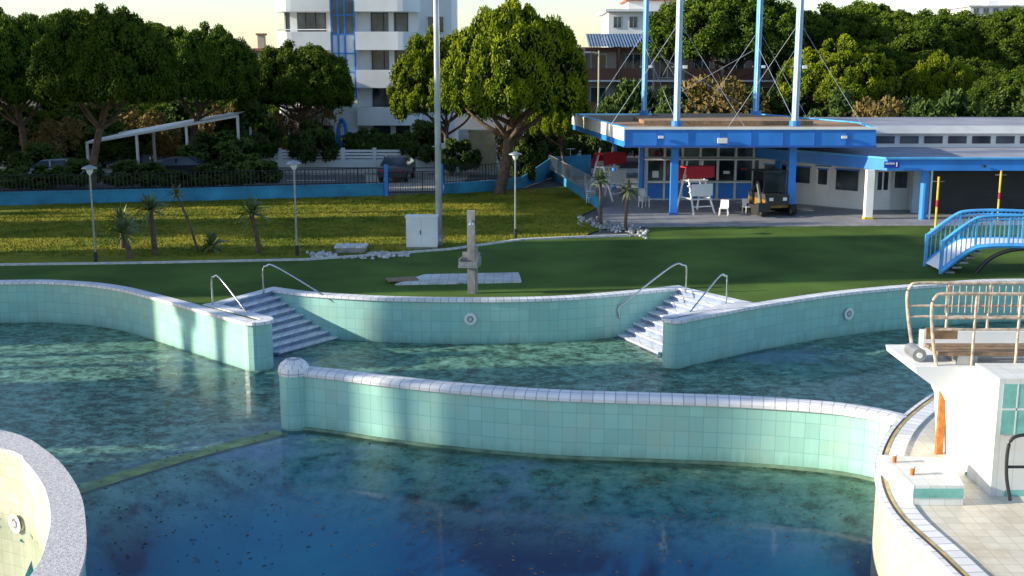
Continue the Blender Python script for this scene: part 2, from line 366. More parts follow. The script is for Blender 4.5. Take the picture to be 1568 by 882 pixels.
alg=ramp(med.outputs['Fac'],[(0.40,(0.03,0.09,0.06)),(0.46,(0.12,0.32,0.24)),(0.54,(0.24,0.52,0.42)),(0.66,(0.40,0.64,0.52))])
sky_patch=ramp(med.outputs['Fac'],[(0.40,(0.18,0.36,0.44)),(0.62,(0.46,0.58,0.74))])  # pale patches: dry tile, and sky reflection painted into the floor colour
bf=ramp(big.outputs['Fac'],[(0.54,(0,0,0)),(0.60,(1,1,1))])
shal=mixc(bf.outputs['Color'],alg.outputs['Color'],sky_patch.outputs['Color'])
dn=noise(0.24,5,0.55,0.4)
deep=ramp(dn.outputs['Fac'],[(0.39,(0.004,0.05,0.17)),(0.44,(0.006,0.24,0.46)),(0.66,(0.010,0.42,0.58))])
fl=noise(3.5,4,0.6); flr=ramp(fl.outputs['Fac'],[(0.31,(0.2,0.2,0.2)),(0.36,(1,1,1))])
deep2=mixc(0.7,deep.outputs['Color'],flr.outputs['Color'],'MULTIPLY')
sep=N.new('ShaderNodeSeparateXYZ'); L.new(tc.outputs['Object'],sep.inputs[0])
mr=N.new('ShaderNodeMapRange'); mr.inputs['From Min'].default_value=-1.5; mr.inputs['From Max'].default_value=-2.4; L.new(sep.outputs['Z'],mr.inputs['Value'])
fin=mixc(mr.outputs['Result'],shal,deep2)
L.new(fin,b.inputs['Base Color']); b.inputs['Roughness'].default_value=0.9
me=bpy.data.meshes.new('pool_floor'); me.from_pydata(vs,[],fs); me.materials.append(FL); o=bpy.data.objects.new('pool_floor',me); sc.collection.objects.link(o)
# water with floating algae film in the shallow part
WM,nt,b=newmat('pool_water'); N=nt.nodes; L=nt.links
tc=N.new('ShaderNodeTexCoord')
fr=N.new('ShaderNodeFresnel'); fr.inputs['IOR'].default_value=1.22; tr=N.new('ShaderNodeBsdfTransparent'); tr.inputs['Color'].default_value=(0.88,0.97,0.98,1)
gl=N.new('ShaderNodeBsdfGlossy'); gl.inputs['Roughness'].default_value=0.06
ms=N.new('ShaderNodeMixShader'); n=noise(2.2,3,0.5); bp=N.new('ShaderNodeBump'); bp.inputs['Strength'].default_value=0.15; bp.inputs['Distance'].default_value=0.02
L.new(n.outputs['Fac'],bp.inputs['Height']); L.new(bp.outputs['Normal'],gl.inputs['Normal']); L.new(bp.outputs['Normal'],fr.inputs['Normal'])
L.new(fr.outputs[0],ms.inputs[0]); L.new(tr.outputs[0],ms.inputs[1]); L.new(gl.outputs[0],ms.inputs[2])
mpv=N.new('ShaderNodeMapping'); mpv.inputs['Scale'].default_value=(0.8,1.0,1.0); L.new(tc.outputs['Object'],mpv.inputs['Vector'])
am=noise(3.0,14,0.8,0.2,mpv.outputs['Vector']); ab=noise(0.17,5,0.55,0.3,mpv.outputs['Vector'])
add=N.new('ShaderNodeMath'); add.operation='MULTIPLY_ADD'; add.inputs[1].default_value=1.0; L.new(ab.outputs['Fac'],add.inputs[0]); L.new(am.outputs['Fac'],add.inputs[2])
mk=N.new('ShaderNodeMapRange'); mk.inputs['From Min'].default_value=1.12; mk.inputs['From Max'].default_value=1.03; L.new(add.outputs[0],mk.inputs['Value'])
sa=N.new('ShaderNodeAttribute'); sa.attribute_name='shallow'
mu=N.new('ShaderNodeMath'); mu.operation='MULTIPLY'; L.new(mk.outputs[0],mu.inputs[0]); L.new(sa.outputs['Fac'],mu.inputs[1])
mu2=N.new('ShaderNodeMath'); mu2.operation='MULTIPLY'; mu2.inputs[1].default_value=0.72; L.new(mu.outputs[0],mu2.inputs[0])
ac=noise(3.4,14,0.82,0.2,mpv.outputs['Vector']); acr=ramp(ac.outputs['Fac'],[(0.42,(0.02,0.04,0.02)),(0.475,(0.06,0.14,0.08)),(0.53,(0.16,0.36,0.28)),(0.64,(0.32,0.54,0.42))])
L.new(acr.outputs['Color'],b.inputs['Base Color']); b.inputs['Roughness'].default_value=0.4
m2=N.new('ShaderNodeMixShader'); L.new(mu2.outputs[0],m2.inputs[0]); L.new(ms.outputs[0],m2.inputs[1]); L.new(b.outputs[0],m2.inputs[2])
L.new(m2.outputs[0],N['Material Output'].inputs['Surface'])
me=bpy.data.meshes.new('pool_water'); me.from_pydata(wv,[],fs); me.materials.append(WM); at=me.attributes.new('shallow','FLOAT','POINT'); at.data.foreach_set('value',sh)
o=bpy.data.objects.new('pool_water',me); sc.collection.objects.link(o)
mb=MB(); P=crom([G(60,770,-1.43),G(120,752,-1.43),G(280,703,-1.43),G(430,664,-1.43)]); ribbon(mb,P,-0.24,0.24,-1.5,-1.39,mat('algae_yellow_line',(0.5,0.56,0.08),0.8,0.5,3),lip=False); mb.obj('pool_floor_line')
mb=MB()
LF=mat('fallen_leaves',(0.05,0.04,0.02),0.8,0.5,2)
for i in range(1300):
    u=random.uniform(60,1330); v=random.choice([random.uniform(560,880),random.gauss(770,50),random.gauss(620,35)])
    x,y=G(u,v,WZ); s_=random.uniform(0.015,0.055); a=random.random()*3
    if inpoly(hole2,x,y): continue
    dx,dy=math.cos(a)*s_,math.sin(a)*s_
    mb.face([(x-dx,y-dy,WZ+.006),(x+dy*.6,y-dx*.6,WZ+.008),(x+dx,y+dy,WZ+.006),(x-dy*.6,y+dx*.6,WZ+.01)],LF)
mb.obj('floating_leaves')
def walllight(x,y,z,ang):
    mb=MB(); nrm=(math.sin(ang),-math.cos(ang))
    def ring(r0,r1,off,m):
        for j in range(24):
            a=2*math.pi*j/24;b_=2*math.pi*(j+1)/24
            f_=lambda r,t:(x+nrm[0]*off+r*math.cos(t)*math.cos(ang),y+nrm[1]*off+r*math.cos(t)*math.sin(ang),z+r*math.sin(t))
            mb.face([f_(r1,a),f_(r1,b_),f_(r0,b_),f_(r0,a)],m)
    ring(0.10,0.19,0.07,WHITE); ring(0,0.10,0.05,GREY); ring(0.02,0.05,0.08,WHITE); mb.obj('pool_wall_light')
for (u,v) in ((720,488),(1293,480)):
    C=backc if u<1000 else rightc
    p=min(C,key=lambda p:abs(XU(u,p[1],-.5)-p[0])); i=C.index(p); q=C[min(i+1,len(C)-1)]
    walllight(p[0],p[1],ZV(v,p[1]),math.atan2(q[1]-p[1],q[0]-p[0]))
p=min(ringi[18:40],key=lambda p:abs(XU(26,p[1],-1.5)-p[0])); i=ringi.index(p); q=ringi[i+1]; walllight(p[0],p[1],ZV(800,p[1]),math.atan2(q[1]-p[1],q[0]-p[0]))
# ---------------- handrails
def rail(name,pts,r=0.028,m=STEEL):
    mb=MB(); mb.tube(crom(pts,5),r,m,8); return mb.obj(name,smooth=True)
def hr(top,bot):
    x0,y0=top; x1,y1=bot
    d=Vector((x1-x0,y1-y0)).normalized()
    return [(x0,y0,0),(x0,y0,0.75),(x0+d.x*.12,y0+d.y*.12,0.88),(x0+d.x*.5,y0+d.y*.5,0.84),(x1-d.x*.2,y1-d.y*.2,-0.25),(x1,y1,-0.45),(x1-d.x*.05,y1-d.y*.05,-0.75)]
rail('stair_handrail',hr(G(404,450),(G(530,519,-1.4)[0],G(530,519,-1.4)[1]-0.25)))
rail('stair_handrail',hr(G(326,468),(tb[0]-0.3,tb[1]+0.15))[:-2]+[(tb[0]-0.3,tb[1]+0.15,-0.2)])
rail('stair_handrail',hr(G(1050,448),(G(945,516,-1.4)[0],G(945,516,-1.4)[1]-0.25)))
rail('stair_handrail',hr(G(1112,466),(rt[0]+0.4,rt[1]+0.25))[:-2]+[(rt[0]+0.4,rt[1]+0.25,-0.2)])

# ---------------- shower
x,y=G(722,449); mb=MB()
mb.box(x-.12,x+.12,y-.1,y+.1,0,2.6,CONC); mb.box(x+.12,x+.2,y-.05,y+.05,0,1.5,GREY)
mb.prism([(x-.4,y-.35),(x+.2,y-.35),(x+.3,y+.1),(x-.3,y+.1)],0.86,0.93,GREY)
for a,b_ in (((-.38,-.33),(-.28,.09)),((.18,-.33),(.28,.09))): mb.prism([(x+a[0],y+a[1]),(x+b_[0],y+b_[1]),(x+b_[0]+.03,y+b_[1]),(x+a[0]+.03,y+a[1])],.93,1.15,GREY)
mb.prism([(x-.28,y+.06),(x+.28,y+.06),(x+.28,y+.09),(x-.28,y+.09)],.93,1.3,GREY)
mb.prism([(x-.36,y-.36),(x+.18,y-.36),(x+.18,y-.33),(x-.36,y-.33)],.93,1.05,GREY)
mb.tube([(x,y-.1,2.3),(x,y-.35,2.35),(x,y-.4,2.25)],.025,STEEL); mb.tube([(x,y-.4,2.27),(x,y-.4,2.22)],.07,STEEL,r2=.09)
mb.obj('outdoor_shower')
mb=MB(); mb.prism([G(650,422),G(794,419),G(799,433),G(605,437)],0.0,0.05,tilemat('slab_tile',(0.62,0.63,0.67),(0.3,0.3,0.33),0.3,0.3,coord='Object',stainamt=.6)); gx,gy=G(615,432); mb.box(gx-.5,gx+.5,gy-.15,gy+.45,0.052,0.09,WOOD,rot=.3); mb.obj('shower_slab')
x,y=G(646,382); mb=MB()
mb.box(x-.58,x+.58,y,y+.5,0.0,0.1,CONC); mb.box(x-.6,x+.6,y-.02,y+.52,0.1,1.24,WHITE); mb.box(x-.63,x+.63,y-.05,y+.55,1.24,1.3,WHITE)
mb.box(x-.54,x-.015,y-.04,y-.02,0.16,1.18,WHITE); mb.box(x+.015,x+.54,y-.04,y-.02,0.16,1.18,WHITE); mb.box(x-.06,x-.03,y-.07,y-.04,.6,.75,BLACK)
mb.obj('utility_cabinet')
x,y=G(672,378); mb=MB(); mb.tube([(x,y,0),(x,y,.5)],.16,GREY,12); mb.tube([(x,y,0),(x,y,14)],.12,mat('pole_white_paint',(.50,.53,.57),.4,.25,1),12,r2=.08); mb.tube([(x+.14,y-.1,.3),(x+.11,y-.1,13)],.012,GREY,5); mb.box(x-.2,x+.2,y-.05,y+.05,3.9,3.94,GREY); mb.box(x+.12,x+.3,y-.1,y+.1,3.85,4.05,GREY); mb.obj('flag_pole',smooth=True)
mb=MB()
def stone(mb,x,y,s_,z=0,m=STONE):
    P=[(x+s_*random.uniform(.6,1)*math.cos(a*1.047),y+s_*random.uniform(.6,1)*math.sin(a*1.047)) for a in range(6)]
    h=s_*random.uniform(.5,.9); Q=[(x+(p[0]-x)*.6,y+(p[1]-y)*.6) for p in P]
    for i in range(6):
        j=(i+1)%6; mb.face([(*P[i],z),(*P[j],z),(*Q[j],z+h),(*Q[i],z+h)],m)
    mb.face([(*q,z+h+.01) for q in Q],m)
for i in range(170):
    u=random.uniform(470,625); v=392.5-abs(u-545)*0.02+random.gauss(0,2.0)
    if 515<u<562 and v<394: continue
    stone(mb,*G(u,v),random.uniform(.05,.14),.01)
mb.obj('stone_border')
mb=MB(); x,y=G(538,386); mb.box(x-.55,x+.55,y-.3,y+.4,0,.2,CONC); mb.box(x-.6,x+.6,y-.35,y+.45,.2,.27,STONE); mb.obj('manhole_slab')
mb=MB()
for i in range(190):
    u=random.uniform(885,992); v=336+ (u-885)*.2+random.gauss(2,4); stone(mb,*G(u,v),random.uniform(.05,.12),.01,CONC if random.random()<.6 else STONE)
mb.obj('rock_bed')

# ---------------- lawn tufts
def tufts(n):
    vs=np.zeros((n*3,3)); R=random; k=0
    while k<n:
        x=R.uniform(-24,6); y=R.uniform(42,63)
        if not inpoly(lawnP,x,y): continue
        for q in range(4):
            xx=x+R.gauss(0,.08); yy=y+R.gauss(0,.08); a=R.random()*3.14; h=R.uniform(.04,.11); w=.02
            vs[k*3]=(xx-w*math.cos(a),yy-w*math.sin(a),0.01); vs[k*3+1]=(xx+w*math.cos(a),yy+w*math.sin(a),0.01); vs[k*3+2]=(xx+R.gauss(0,.04),yy+R.gauss(0,.04),h); k+=1
            if k>=n: break
    me=bpy.data.meshes.new('grass_tufts'); me.from_pydata(vs.tolist(),[],[(3*i,3*i+1,3*i+2) for i in range(n)]); me.materials.append(LAWN)
    o=bpy.data.objects.new('lawn_grass_tufts',me); sc.collection.objects.link(o)
tufts(60000)

# ---------------- foliage crowns
def ico():
    t=(1+5**.5)/2; v=np.array([(-1,t,0),(1,t,0),(-1,-t,0),(1,-t,0),(0,-1,t),(0,1,t),(0,-1,-t),(0,1,-t),(t,0,-1),(t,0,1),(-t,0,-1),(-t,0,1)],float); v/=np.linalg.norm(v[0])
    f=[(0,11,5),(0,5,1),(0,1,7),(0,7,10),(0,10,11),(1,5,9),(5,11,4),(11,10,2),(10,7,6),(7,1,8),(3,9,4),(3,4,2),(3,2,6),(3,6,8),(3,8,9),(4,9,5),(2,4,11),(6,2,10),(8,6,7),(9,8,1)]
    return v,np.array(f)
IV,IF=ico()
def crown_mesh(name,seed,fm,R=5.0,up=3.3,dn=1.1,nl=360,lr=(0.34,0.72),leaves=150,ls=0.13,core=True,zmin=-.5):
    r=np.random.default_rng(seed); C=[];RR=[];TT=[]
    for i in range(nl):
        th=r.uniform(0,2*np.pi); cz=r.uniform(zmin,1.0) 
        rad=r.uniform(0.86,1.0) if r.random()<.82 else r.uniform(.45,.86)
        s_=math.sqrt(max(0,1-abs(cz)**2.4)); wob=1+0.10*math.sin(3*th+seed)+0.08*math.sin(5*th+2*seed)
        z=cz*(up if cz>0 else dn)
        C.append((R*s_*rad*wob*math.cos(th),R*s_*rad*wob*math.sin(th),z*rad*(1+.12*math.sin(2*th+seed)+.06*math.sin(7*th)))); RR.append(r.uniform(*lr)); TT.append(r.uniform(0,1))
    C=np.array(C);RR=np.array(RR);TT=np.array(TT)
    n=nl*leaves; li=np.repeat(np.arange(nl),leaves)
    d=r.normal(size=(n,3)); d/=np.linalg.norm(d,axis=1)[:,None]; out=C[li]/np.linalg.norm(C[li],axis=1)[:,None]; d+=out*0.6; d[:,2]+=.2; d/=np.linalg.norm(d,axis=1)[:,None]
    p=C[li]+d*(RR[li]*r.uniform(0.8,1.06,n))[:,None]
    a=np.cross(d,r.normal(size=(n,3))); a/=np.linalg.norm(a,axis=1)[:,None]
    b_=d*0.45+np.cross(d,a)*r.uniform(-1,1,n)[:,None]; b_/=np.linalg.norm(b_,axis=1)[:,None]
    sz=(ls*r.uniform(.6,1.3,n))[:,None]
    V=np.stack([p-a*sz*.3-b_*sz*.5,p+a*sz*.3-b_*sz*.5,p+a*sz*.2+b_*sz*.8,p-a*sz*.2+b_*sz*.8],1).reshape(-1,3)
    tint=np.clip(TT[li]*.40+r.uniform(0,.35,n)+0.25*d[:,2]+.1,0,1)  # upward leaves lighter: sunlit tips put into the tint
    Fq=np.arange(n*4).reshape(-1,4); nv=len(V); me=bpy.data.meshes.new(name)
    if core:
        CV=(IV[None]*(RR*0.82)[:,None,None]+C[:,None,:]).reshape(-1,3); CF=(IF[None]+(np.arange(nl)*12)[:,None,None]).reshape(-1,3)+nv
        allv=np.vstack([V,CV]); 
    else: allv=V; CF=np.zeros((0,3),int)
    me.vertices.add(len(allv)); me.vertices.foreach_set('co',allv.ravel())
    lv=np.concatenate([Fq.ravel(),CF.ravel()]); me.loops.add(len(lv)); me.loops.foreach_set('vertex_index',lv.astype(np.int32))
    npoly=len(Fq)+len(CF); st=np.concatenate([np.arange(len(Fq))*4,len(Fq)*4+np.arange(len(CF))*3]); me.polygons.add(npoly)
    me.polygons.foreach_set('loop_start',st.astype(np.int32))
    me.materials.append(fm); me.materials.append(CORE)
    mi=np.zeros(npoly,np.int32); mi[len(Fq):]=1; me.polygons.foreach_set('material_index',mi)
    at=me.attributes.new('tint','FLOAT','POINT'); tv=np.zeros(len(allv)); tv[:nv]=np.repeat(tint,4); at.data.foreach_set('value',tv)
    me.update(calc_edges=True); me.validate(); return me
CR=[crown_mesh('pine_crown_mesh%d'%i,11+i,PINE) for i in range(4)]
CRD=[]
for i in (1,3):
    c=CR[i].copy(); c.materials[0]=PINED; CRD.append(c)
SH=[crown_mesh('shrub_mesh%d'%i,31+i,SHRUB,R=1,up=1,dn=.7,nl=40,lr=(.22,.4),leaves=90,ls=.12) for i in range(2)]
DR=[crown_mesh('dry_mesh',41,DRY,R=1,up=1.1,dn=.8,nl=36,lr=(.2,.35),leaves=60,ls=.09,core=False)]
def pine(x,y,w,ztop,zbot,lean=(0,0),tr=0.22,name='pine_tree',dark=False):
    e=bpy.data.objects.new(name,None); sc.collection.objects.link(e); e.location=(x,y,0)
    zc=zbot+(ztop-zbot)*0.28; cx,cy=lean
    hv=(ztop-zc)/3.9
    c=bpy.data.objects.new('crown',random.choice(CRD if dark else CR)); sc.collection.objects.link(c); c.parent=e; c.location=(cx,cy,zc); c.rotation_euler=(0,0,random.random()*6.3); s_=w/11.0; c.scale=(s_,s_,hv)
    mb=MB(); mid=(cx*.3+random.uniform(-.15,.15),cy*.3,zbot*.5); top=(cx*.8,cy*.8,zbot+.2)
    mb.tube(crom([(0,0,-.1),(0,0,.15),mid,top],5),tr,BARK,9,r2=tr*.7)
    st=(mid[0]*.4+top[0]*.6,mid[1]*.4+top[1]*.6,mid[2]*.4+top[2]*.6)
    for k in range(10):
        a=k*.63+random.random()*.5; rr=w*.5*random.uniform(.45,.8)
        src=top if k%2 else st
        q=(cx+rr*math.cos(a),cy+rr*math.sin(a),zc+random.uniform(-.4,.9))
        m2=(src[0]*.5+q[0]*.5+random.uniform(-.2,.2),src[1]*.5+q[1]*.5,src[2]*.6+q[2]*.4)
        mb.tube(crom([src,m2,q],4),tr*.5,BARK,6,r2=.03)
    mb.obj('trunk',smooth=True,parent=e); return e
def pinepx(u0,u1,v0,v1,Y,ut,tr=.22,dark=False):
    ztop=ZV(v0,Y); zb=ZV(v1,Y); zm=(ztop+zb)/2
    w=(XU(u1,Y,zm)-XU(u0,Y,zm)); xc=XU((u0+u1)/2,Y,zm); xt=XU(ut,Y,1)
    return pine(xt,Y,w,ztop,zb,(xc-xt,0),tr,dark=dark)
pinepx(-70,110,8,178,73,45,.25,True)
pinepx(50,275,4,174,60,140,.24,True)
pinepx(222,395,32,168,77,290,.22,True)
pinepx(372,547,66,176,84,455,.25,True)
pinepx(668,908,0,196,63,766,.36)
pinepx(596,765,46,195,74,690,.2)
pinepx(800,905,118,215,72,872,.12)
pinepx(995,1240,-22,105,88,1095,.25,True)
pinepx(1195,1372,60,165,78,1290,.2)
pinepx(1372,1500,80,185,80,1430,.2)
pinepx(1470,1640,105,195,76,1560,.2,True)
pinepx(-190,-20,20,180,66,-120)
e=bpy.data.objects.new('distant_pine_trees',None); sc.collection.objects.link(e)
for (u,v,Y,w) in [(30,60,100,13),(120,40,110,13),(215,55,112,11),(270,70,105,10),(330,90,108,9),(400,120,112,10),(1240,40,100,13),(1320,30,105,12),(1390,48,98,12),(1440,40,110,13),(1500,60,100,12),(1560,35,112,13),(1590,80,98,12),(1300,85,95,10),(1470,110,92,10),(1150,60,104,11),(890,110,110,8),(950,130,104,7),(1620,60,108,12),(-40,70,105,12),(40,165,92,10),(110,170,94,10),(190,170,93,10),(260,168,95,9),(330,165,96,8),(385,170,97,7)]:
    c=bpy.data.objects.new('crown',random.choice(CRD)); sc.collection.objects.link(c); c.parent=e; z=ZV(v,Y)-w*.2; c.location=(XU(u,Y,z),Y,z); c.scale=(w/11,w/11,w/12); c.rotation_euler=(0,0,random.random()*6)
    c2=bpy.data.objects.new('crown',random.choice(CRD)); sc.collection.objects.link(c2); c2.parent=e; c2.location=(XU(u,Y,z)+random.uniform(-2,2),Y+1,z-w*.3); c2.scale=(w/12,w/12,w/12); c2.rotation_euler=(0,0,random.random()*6)
def shrub(u,v,Y,w,h,dry=False,z0=0):
    x=XU(u,Y,.5); c=bpy.data.objects.new('bare_shrub' if dry else 'shrub',random.choice(DR if dry else SH)); sc.collection.objects.link(c); c.location=(x,Y,z0+h*.42); c.scale=(w/2.3,w/2.3,h/1.9); c.rotation_euler=(0,0,random.random()*6)
for (u,Y,w,h,dry) in [(90,75,4,3.6,1),(60,70,3,2.2,0),(180,80,5,3,0),(230,82,4,3.8,1),(340,74,4.5,2.6,0),(385,80,4,4.4,0),(430,86,3,3.6,1),(480,80,3,3,0),(340,82,4,4.2,1),(20,80,5,4,0),(150,88,5,4,0),(300,90,5,4,0),(490,88,3.5,4.6,1),(210,66,3.4,1.5,0),(700,74,2.6,2.2,0),(650,80,3,3,0),(830,76,3,3,0),(800,68,1.5,2.5,0),(790,75,2.4,4,1),(880,82,4,3.6,0),(930,80,3,4,0),(120,66,2.6,1.6,0),(385,66.5,3,1.8,0),(330,66,3,1.3,0),(40,66,3.5,1.2,0),(265,66,3,1.0,0),(1100,80,6,6.2,1),(1140,84,5,5,0),(1330,72,4,5,1),(1280,74,4,5,0),(1400,72,4,4.6,0),(1460,72,4,5,0),(1530,74,5,5,0),(960,84,4,5.5,0),(1010,82,4,5,0),(1060,82,4,5,0),(1200,80,4,5,0),(560,86,3,2.2,0)]:
    shrub(u,0,Y,w,h,bool(dry))
mb=MB()
for (u,Y,h) in [(90,75,3.4),(230,82,3.6),(430,86,3.4),(490,88,4.4),(1100,80,6),(790,75,3.8),(340,82,4)]:
    x=XU(u,Y,.5)
    mb.tube([(x,Y,0),(x+.05,Y,h*.5)],.09,BARK,6)
    for k in range(16):
        a=random.random()*6.3; rr=random.uniform(.4,1.5); mb.tube([(x,Y,h*random.uniform(.2,.5)),(x+rr*.5*math.cos(a),Y+rr*.5*math.sin(a),h*.7),(x+rr*math.cos(a),Y+rr*math.sin(a),h*random.uniform(.8,1.1))],.04,BARK,4,r2=.01)
mb.obj('bare_tree_branches')
e=bpy.data.objects.new('clipped_hedge',None); sc.collection.objects.link(e)
for i in range(14):
    c=bpy.data.objects.new('hedge_part',random.choice(SH)); sc.collection.objects.link(c); c.parent=e; c.location=(XU(540+i*9.5,84,1),84,1.1+.1*random.random()); c.scale=(.7,.7,.75)
# ---------------- young palms
def palm(u,v,h,lean=0,n=34,fl=.75,tr=.06):
    x,y=G(u,v); mb=MB(); top=(x+lean,y,h)
    if h>.2: mb.tube(crom([(x,y,0),(x+lean*.4,y,h*.5),top],4),tr*1.3,BARK,7,r2=tr)
    for k in range(n):
        a=k*2.4; el=random.uniform(-.45,1.35); L_=fl*random.uniform(.8,1.15); w=.05
        d=Vector((math.cos(a)*math.cos(el),math.sin(a)*math.cos(el),math.sin(el))); sd=Vector((-math.sin(a),math.cos(a),.3))*w
        p0=Vector(top); p1=p0+d*L_*.55; p2=p0+d*L_+Vector((0,0,-.25*L_*math.cos(el)))
        mb.face([p0-sd*.5,p0+sd*.5,p1+sd,p1-sd],PALM); mb.face([p1-sd,p1+sd,p2],PALM,[(0,0)]*3)
    return mb.obj('young_palm')
palm(200,396,.9,-.2,50,.85,.09); palm(238,390,1.7,-.1,64,.85,.09); palm(303,385,2.2,-.7,26,.5,.04); palm(398,388,1.5,-.25,64,.8,.08); palm(325,386,.25,0,50,.7); palm(188,380,1.0,0,50,.8)
palm(920,344,2.0,-.05,44,.65); palm(957,352,1.7,.1,44,.65)
# ---------------- lamps
def lamp(u,v,h,m=GREY):
    x,y=G(u,v); mb=MB(); mb.tube([(x,y,0),(x,y,.4)],.07,BLACK,8); mb.tube([(x,y,0),(x,y,h-.25)],.04,GREY,8,r2=.032)
    mb.lathe(x,y,[(.03,h-.3),(.09,h-.22),(.13,h-.08)],WHITE,14); mb.lathe(x,y,[(.13,h-.08),(.27,h-.06),(.25,h-.02),(.08,h+.05),(0,h+.07)],GREY,16)
    mb.obj('street_lamp')
lamp(147,402,3.45); lamp(455,392,3.5); lamp(789,365,3.5)
for (u,v0,Y) in ((916,80,86),(412,150,84),(305,150,90)):
    x=XU(u,Y,4); z=ZV(v0,Y); mb=MB(); mb.tube(crom([(x,Y,0),(x,Y,z-.6),(x-.1,Y,z-.1),(x-.7,Y,z)],5),.07,BEIGE,7,r2=.05); mb.box(x-1.2,x-.6,Y-.12,Y+.12,z-.06,z+.06,GREY); mb.obj('road_street_lamp')

# ---------------- boundary wall and railing
def rail_fence(mb,P,z0,h,m,step=.14,r=.012):
    for i in range(len(P)-1):
        a,b_=P[i],P[i+1]; l=math.dist(a,b_); n=max(1,int(l/step))
        for zz in (z0+.08,z0+h): mb.tube([(*a,zz),(*b_,zz)],.022,m,4)
        for k in range(n):
            t=k/n; x=a[0]+(b_[0]-a[0])*t; y=a[1]+(b_[1]-a[1])*t; R_=.03 if k%14==0 else r
            mb.box(x-R_,x+R_,y-R_,y+R_,z0,z0+h,m)
bw=[(-45,57.5),G(0,315),G(300,308),G(588,300)]
mb=MB(); 
for i in range(3):
    a,b_=bw[i],bw[i+1]; mb.prism([a,b_,(b_[0],b_[1]+.25),(a[0],a[1]+.25)],-.1,.62,WBLUE); mb.prism([(a[0],a[1]-.04),(b_[0],b_[1]-.04),(b_[0],b_[1]+.29),(a[0],a[1]+.29)],.62,.68,WBLUE)
rw=[G(680,298),G(765,292),G(800,288),G(845,272)]
zs=[.6,.6,.65,1.3]
for i in range(3):
    a,b_=rw[i],rw[i+1]
    pts0=[(a[0],a[1]),(b_[0],b_[1]),(b_[0],b_[1]+.25),(a[0],a[1]+.25)]; zz=[zs[i],zs[i+1],zs[i+1],zs[i]]
    mb.face([(*pts0[0],0),(*pts0[1],0),(*pts0[1],zz[1]),(*pts0[0],zz[0])],WBLUE); mb.face([(*pts0[k],zz[k]) for k in range(4)],LBLUE)
    mb.face([(*pts0[2],0),(*pts0[3],0),(*pts0[3],zz[3]),(*pts0[2],zz[2])],WBLUE)
a=rw[3]; b_=G(905,268); mb.prism([a,b_,(b_[0],b_[1]+.25),(a[0],a[1]+.25)],0,1.3,WBLUE); c=G(912,318); mb.prism([a,(a[0]+.2,a[1]),(c[0]+.2,c[1]),c],0,.55,WBLUE)
mb.obj('blue_boundary_wall')
mb=MB(); rail_fence(mb,[(p[0],p[1]+.12) for p in bw],.66,.85,BLACK,step=.2,r=.016); mb.obj('iron_railing')
mb=MB(); rail_fence(mb,[(rw[0][0],rw[0][1]+.12),(rw[2][0],rw[2][1]+.12)],.6,.9,BLACK,step=.2,r=.016); rail_fence(mb,[(rw[3][0]-.2,rw[3][1]-.1),c],.55,.9,GREY,step=.3); mb.obj('iron_railing')
mb=MB(); g0=G(592,300);g1=G(676,298)
mb.box(g0[0]-.1,g0[0]+.1,g0[1]-.1,g0[1]+.1,0,1.7,BLUE); mb.box(g1[0]-.1,g1[0]+.1,g1[1]-.1,g1[1]+.1,0,1.7,BLUE)
rail_fence(mb,[(g0[0]+.1,g0[1]),(g1[0]-.1,g1[1])],.1,1.2,BLACK,.13); mb.obj('entrance_gate')
sheet('gate_path_paving',[G(560,292),G(700,292),(XU(720,75),75),(XU(560,75),75)],[],-.018,PAVE)
sheet('road',[(-90,67.5),(60,67.5),(60,74.5),(-90,74.5)],[],-.024,ASPH)
mb=MB(); mb.box(-90,60,74.5,74.7,-.02,.12,CONC); mb.box(-90,60,74.7,78,-.02,.11,PAVE); mb.obj('pavement')
mb=MB()
for i in range(24): mb.box(-80+i*6,-77+i*6,70.9,71.05,-.02,-.012,WHITE)
mb.obj('road_marking')
mb=MB()
xa,xb=XU(330,80),XU(890,80)
mb.box(xa,xb,80,80.2,0,.55,WHITEW)
k=xa
while k<xb:
    mb.box(k,k+.25,79.95,80.25,.0,1.35,WHITEW); 
    for zz in (.62,.84,1.06): mb.box(k+.25,min(k+2.2,xb),80.06,80.12,zz,zz+.16,WHITE)
    k+=2.2
mb.obj('white_garden_fence')
mb=MB(); ya=77; 
rail_fence(mb,[(XU(735,ya),ya),(XU(880,ya),ya)],0,1.5,WHITE,.3,.02); mb.box(XU(843,ya),XU(843,ya)+.4,ya-.1,ya+.3,0,1.9,WHITEW); mb.obj('white_metal_fence')
Y=77; x0,x1=XU(718,Y),XU(760,Y); mb=MB(); mb.box(x0,x1,Y,Y+.8,0.1,ZV(203,Y),BEIGE); mb.box(x0-.06,x1+.06,Y-.06,Y+.86,ZV(203,Y),ZV(199,Y),BEIGE)
xm=(x0+x1)/2; mb.box(x0+.08,xm-.02,Y-.03,Y,.25,ZV(208,Y),BEIGE); mb.box(xm+.02,x1-.08,Y-.03,Y,.25,ZV(208,Y),BEIGE); mb.box(xm+.2,xm+.4,Y-.05,Y-.03,1.6,1.8,YEL); mb.box(x0,x1,Y,Y+.8,0,.1,CONC); mb.obj('electrical_substation_cabinet')
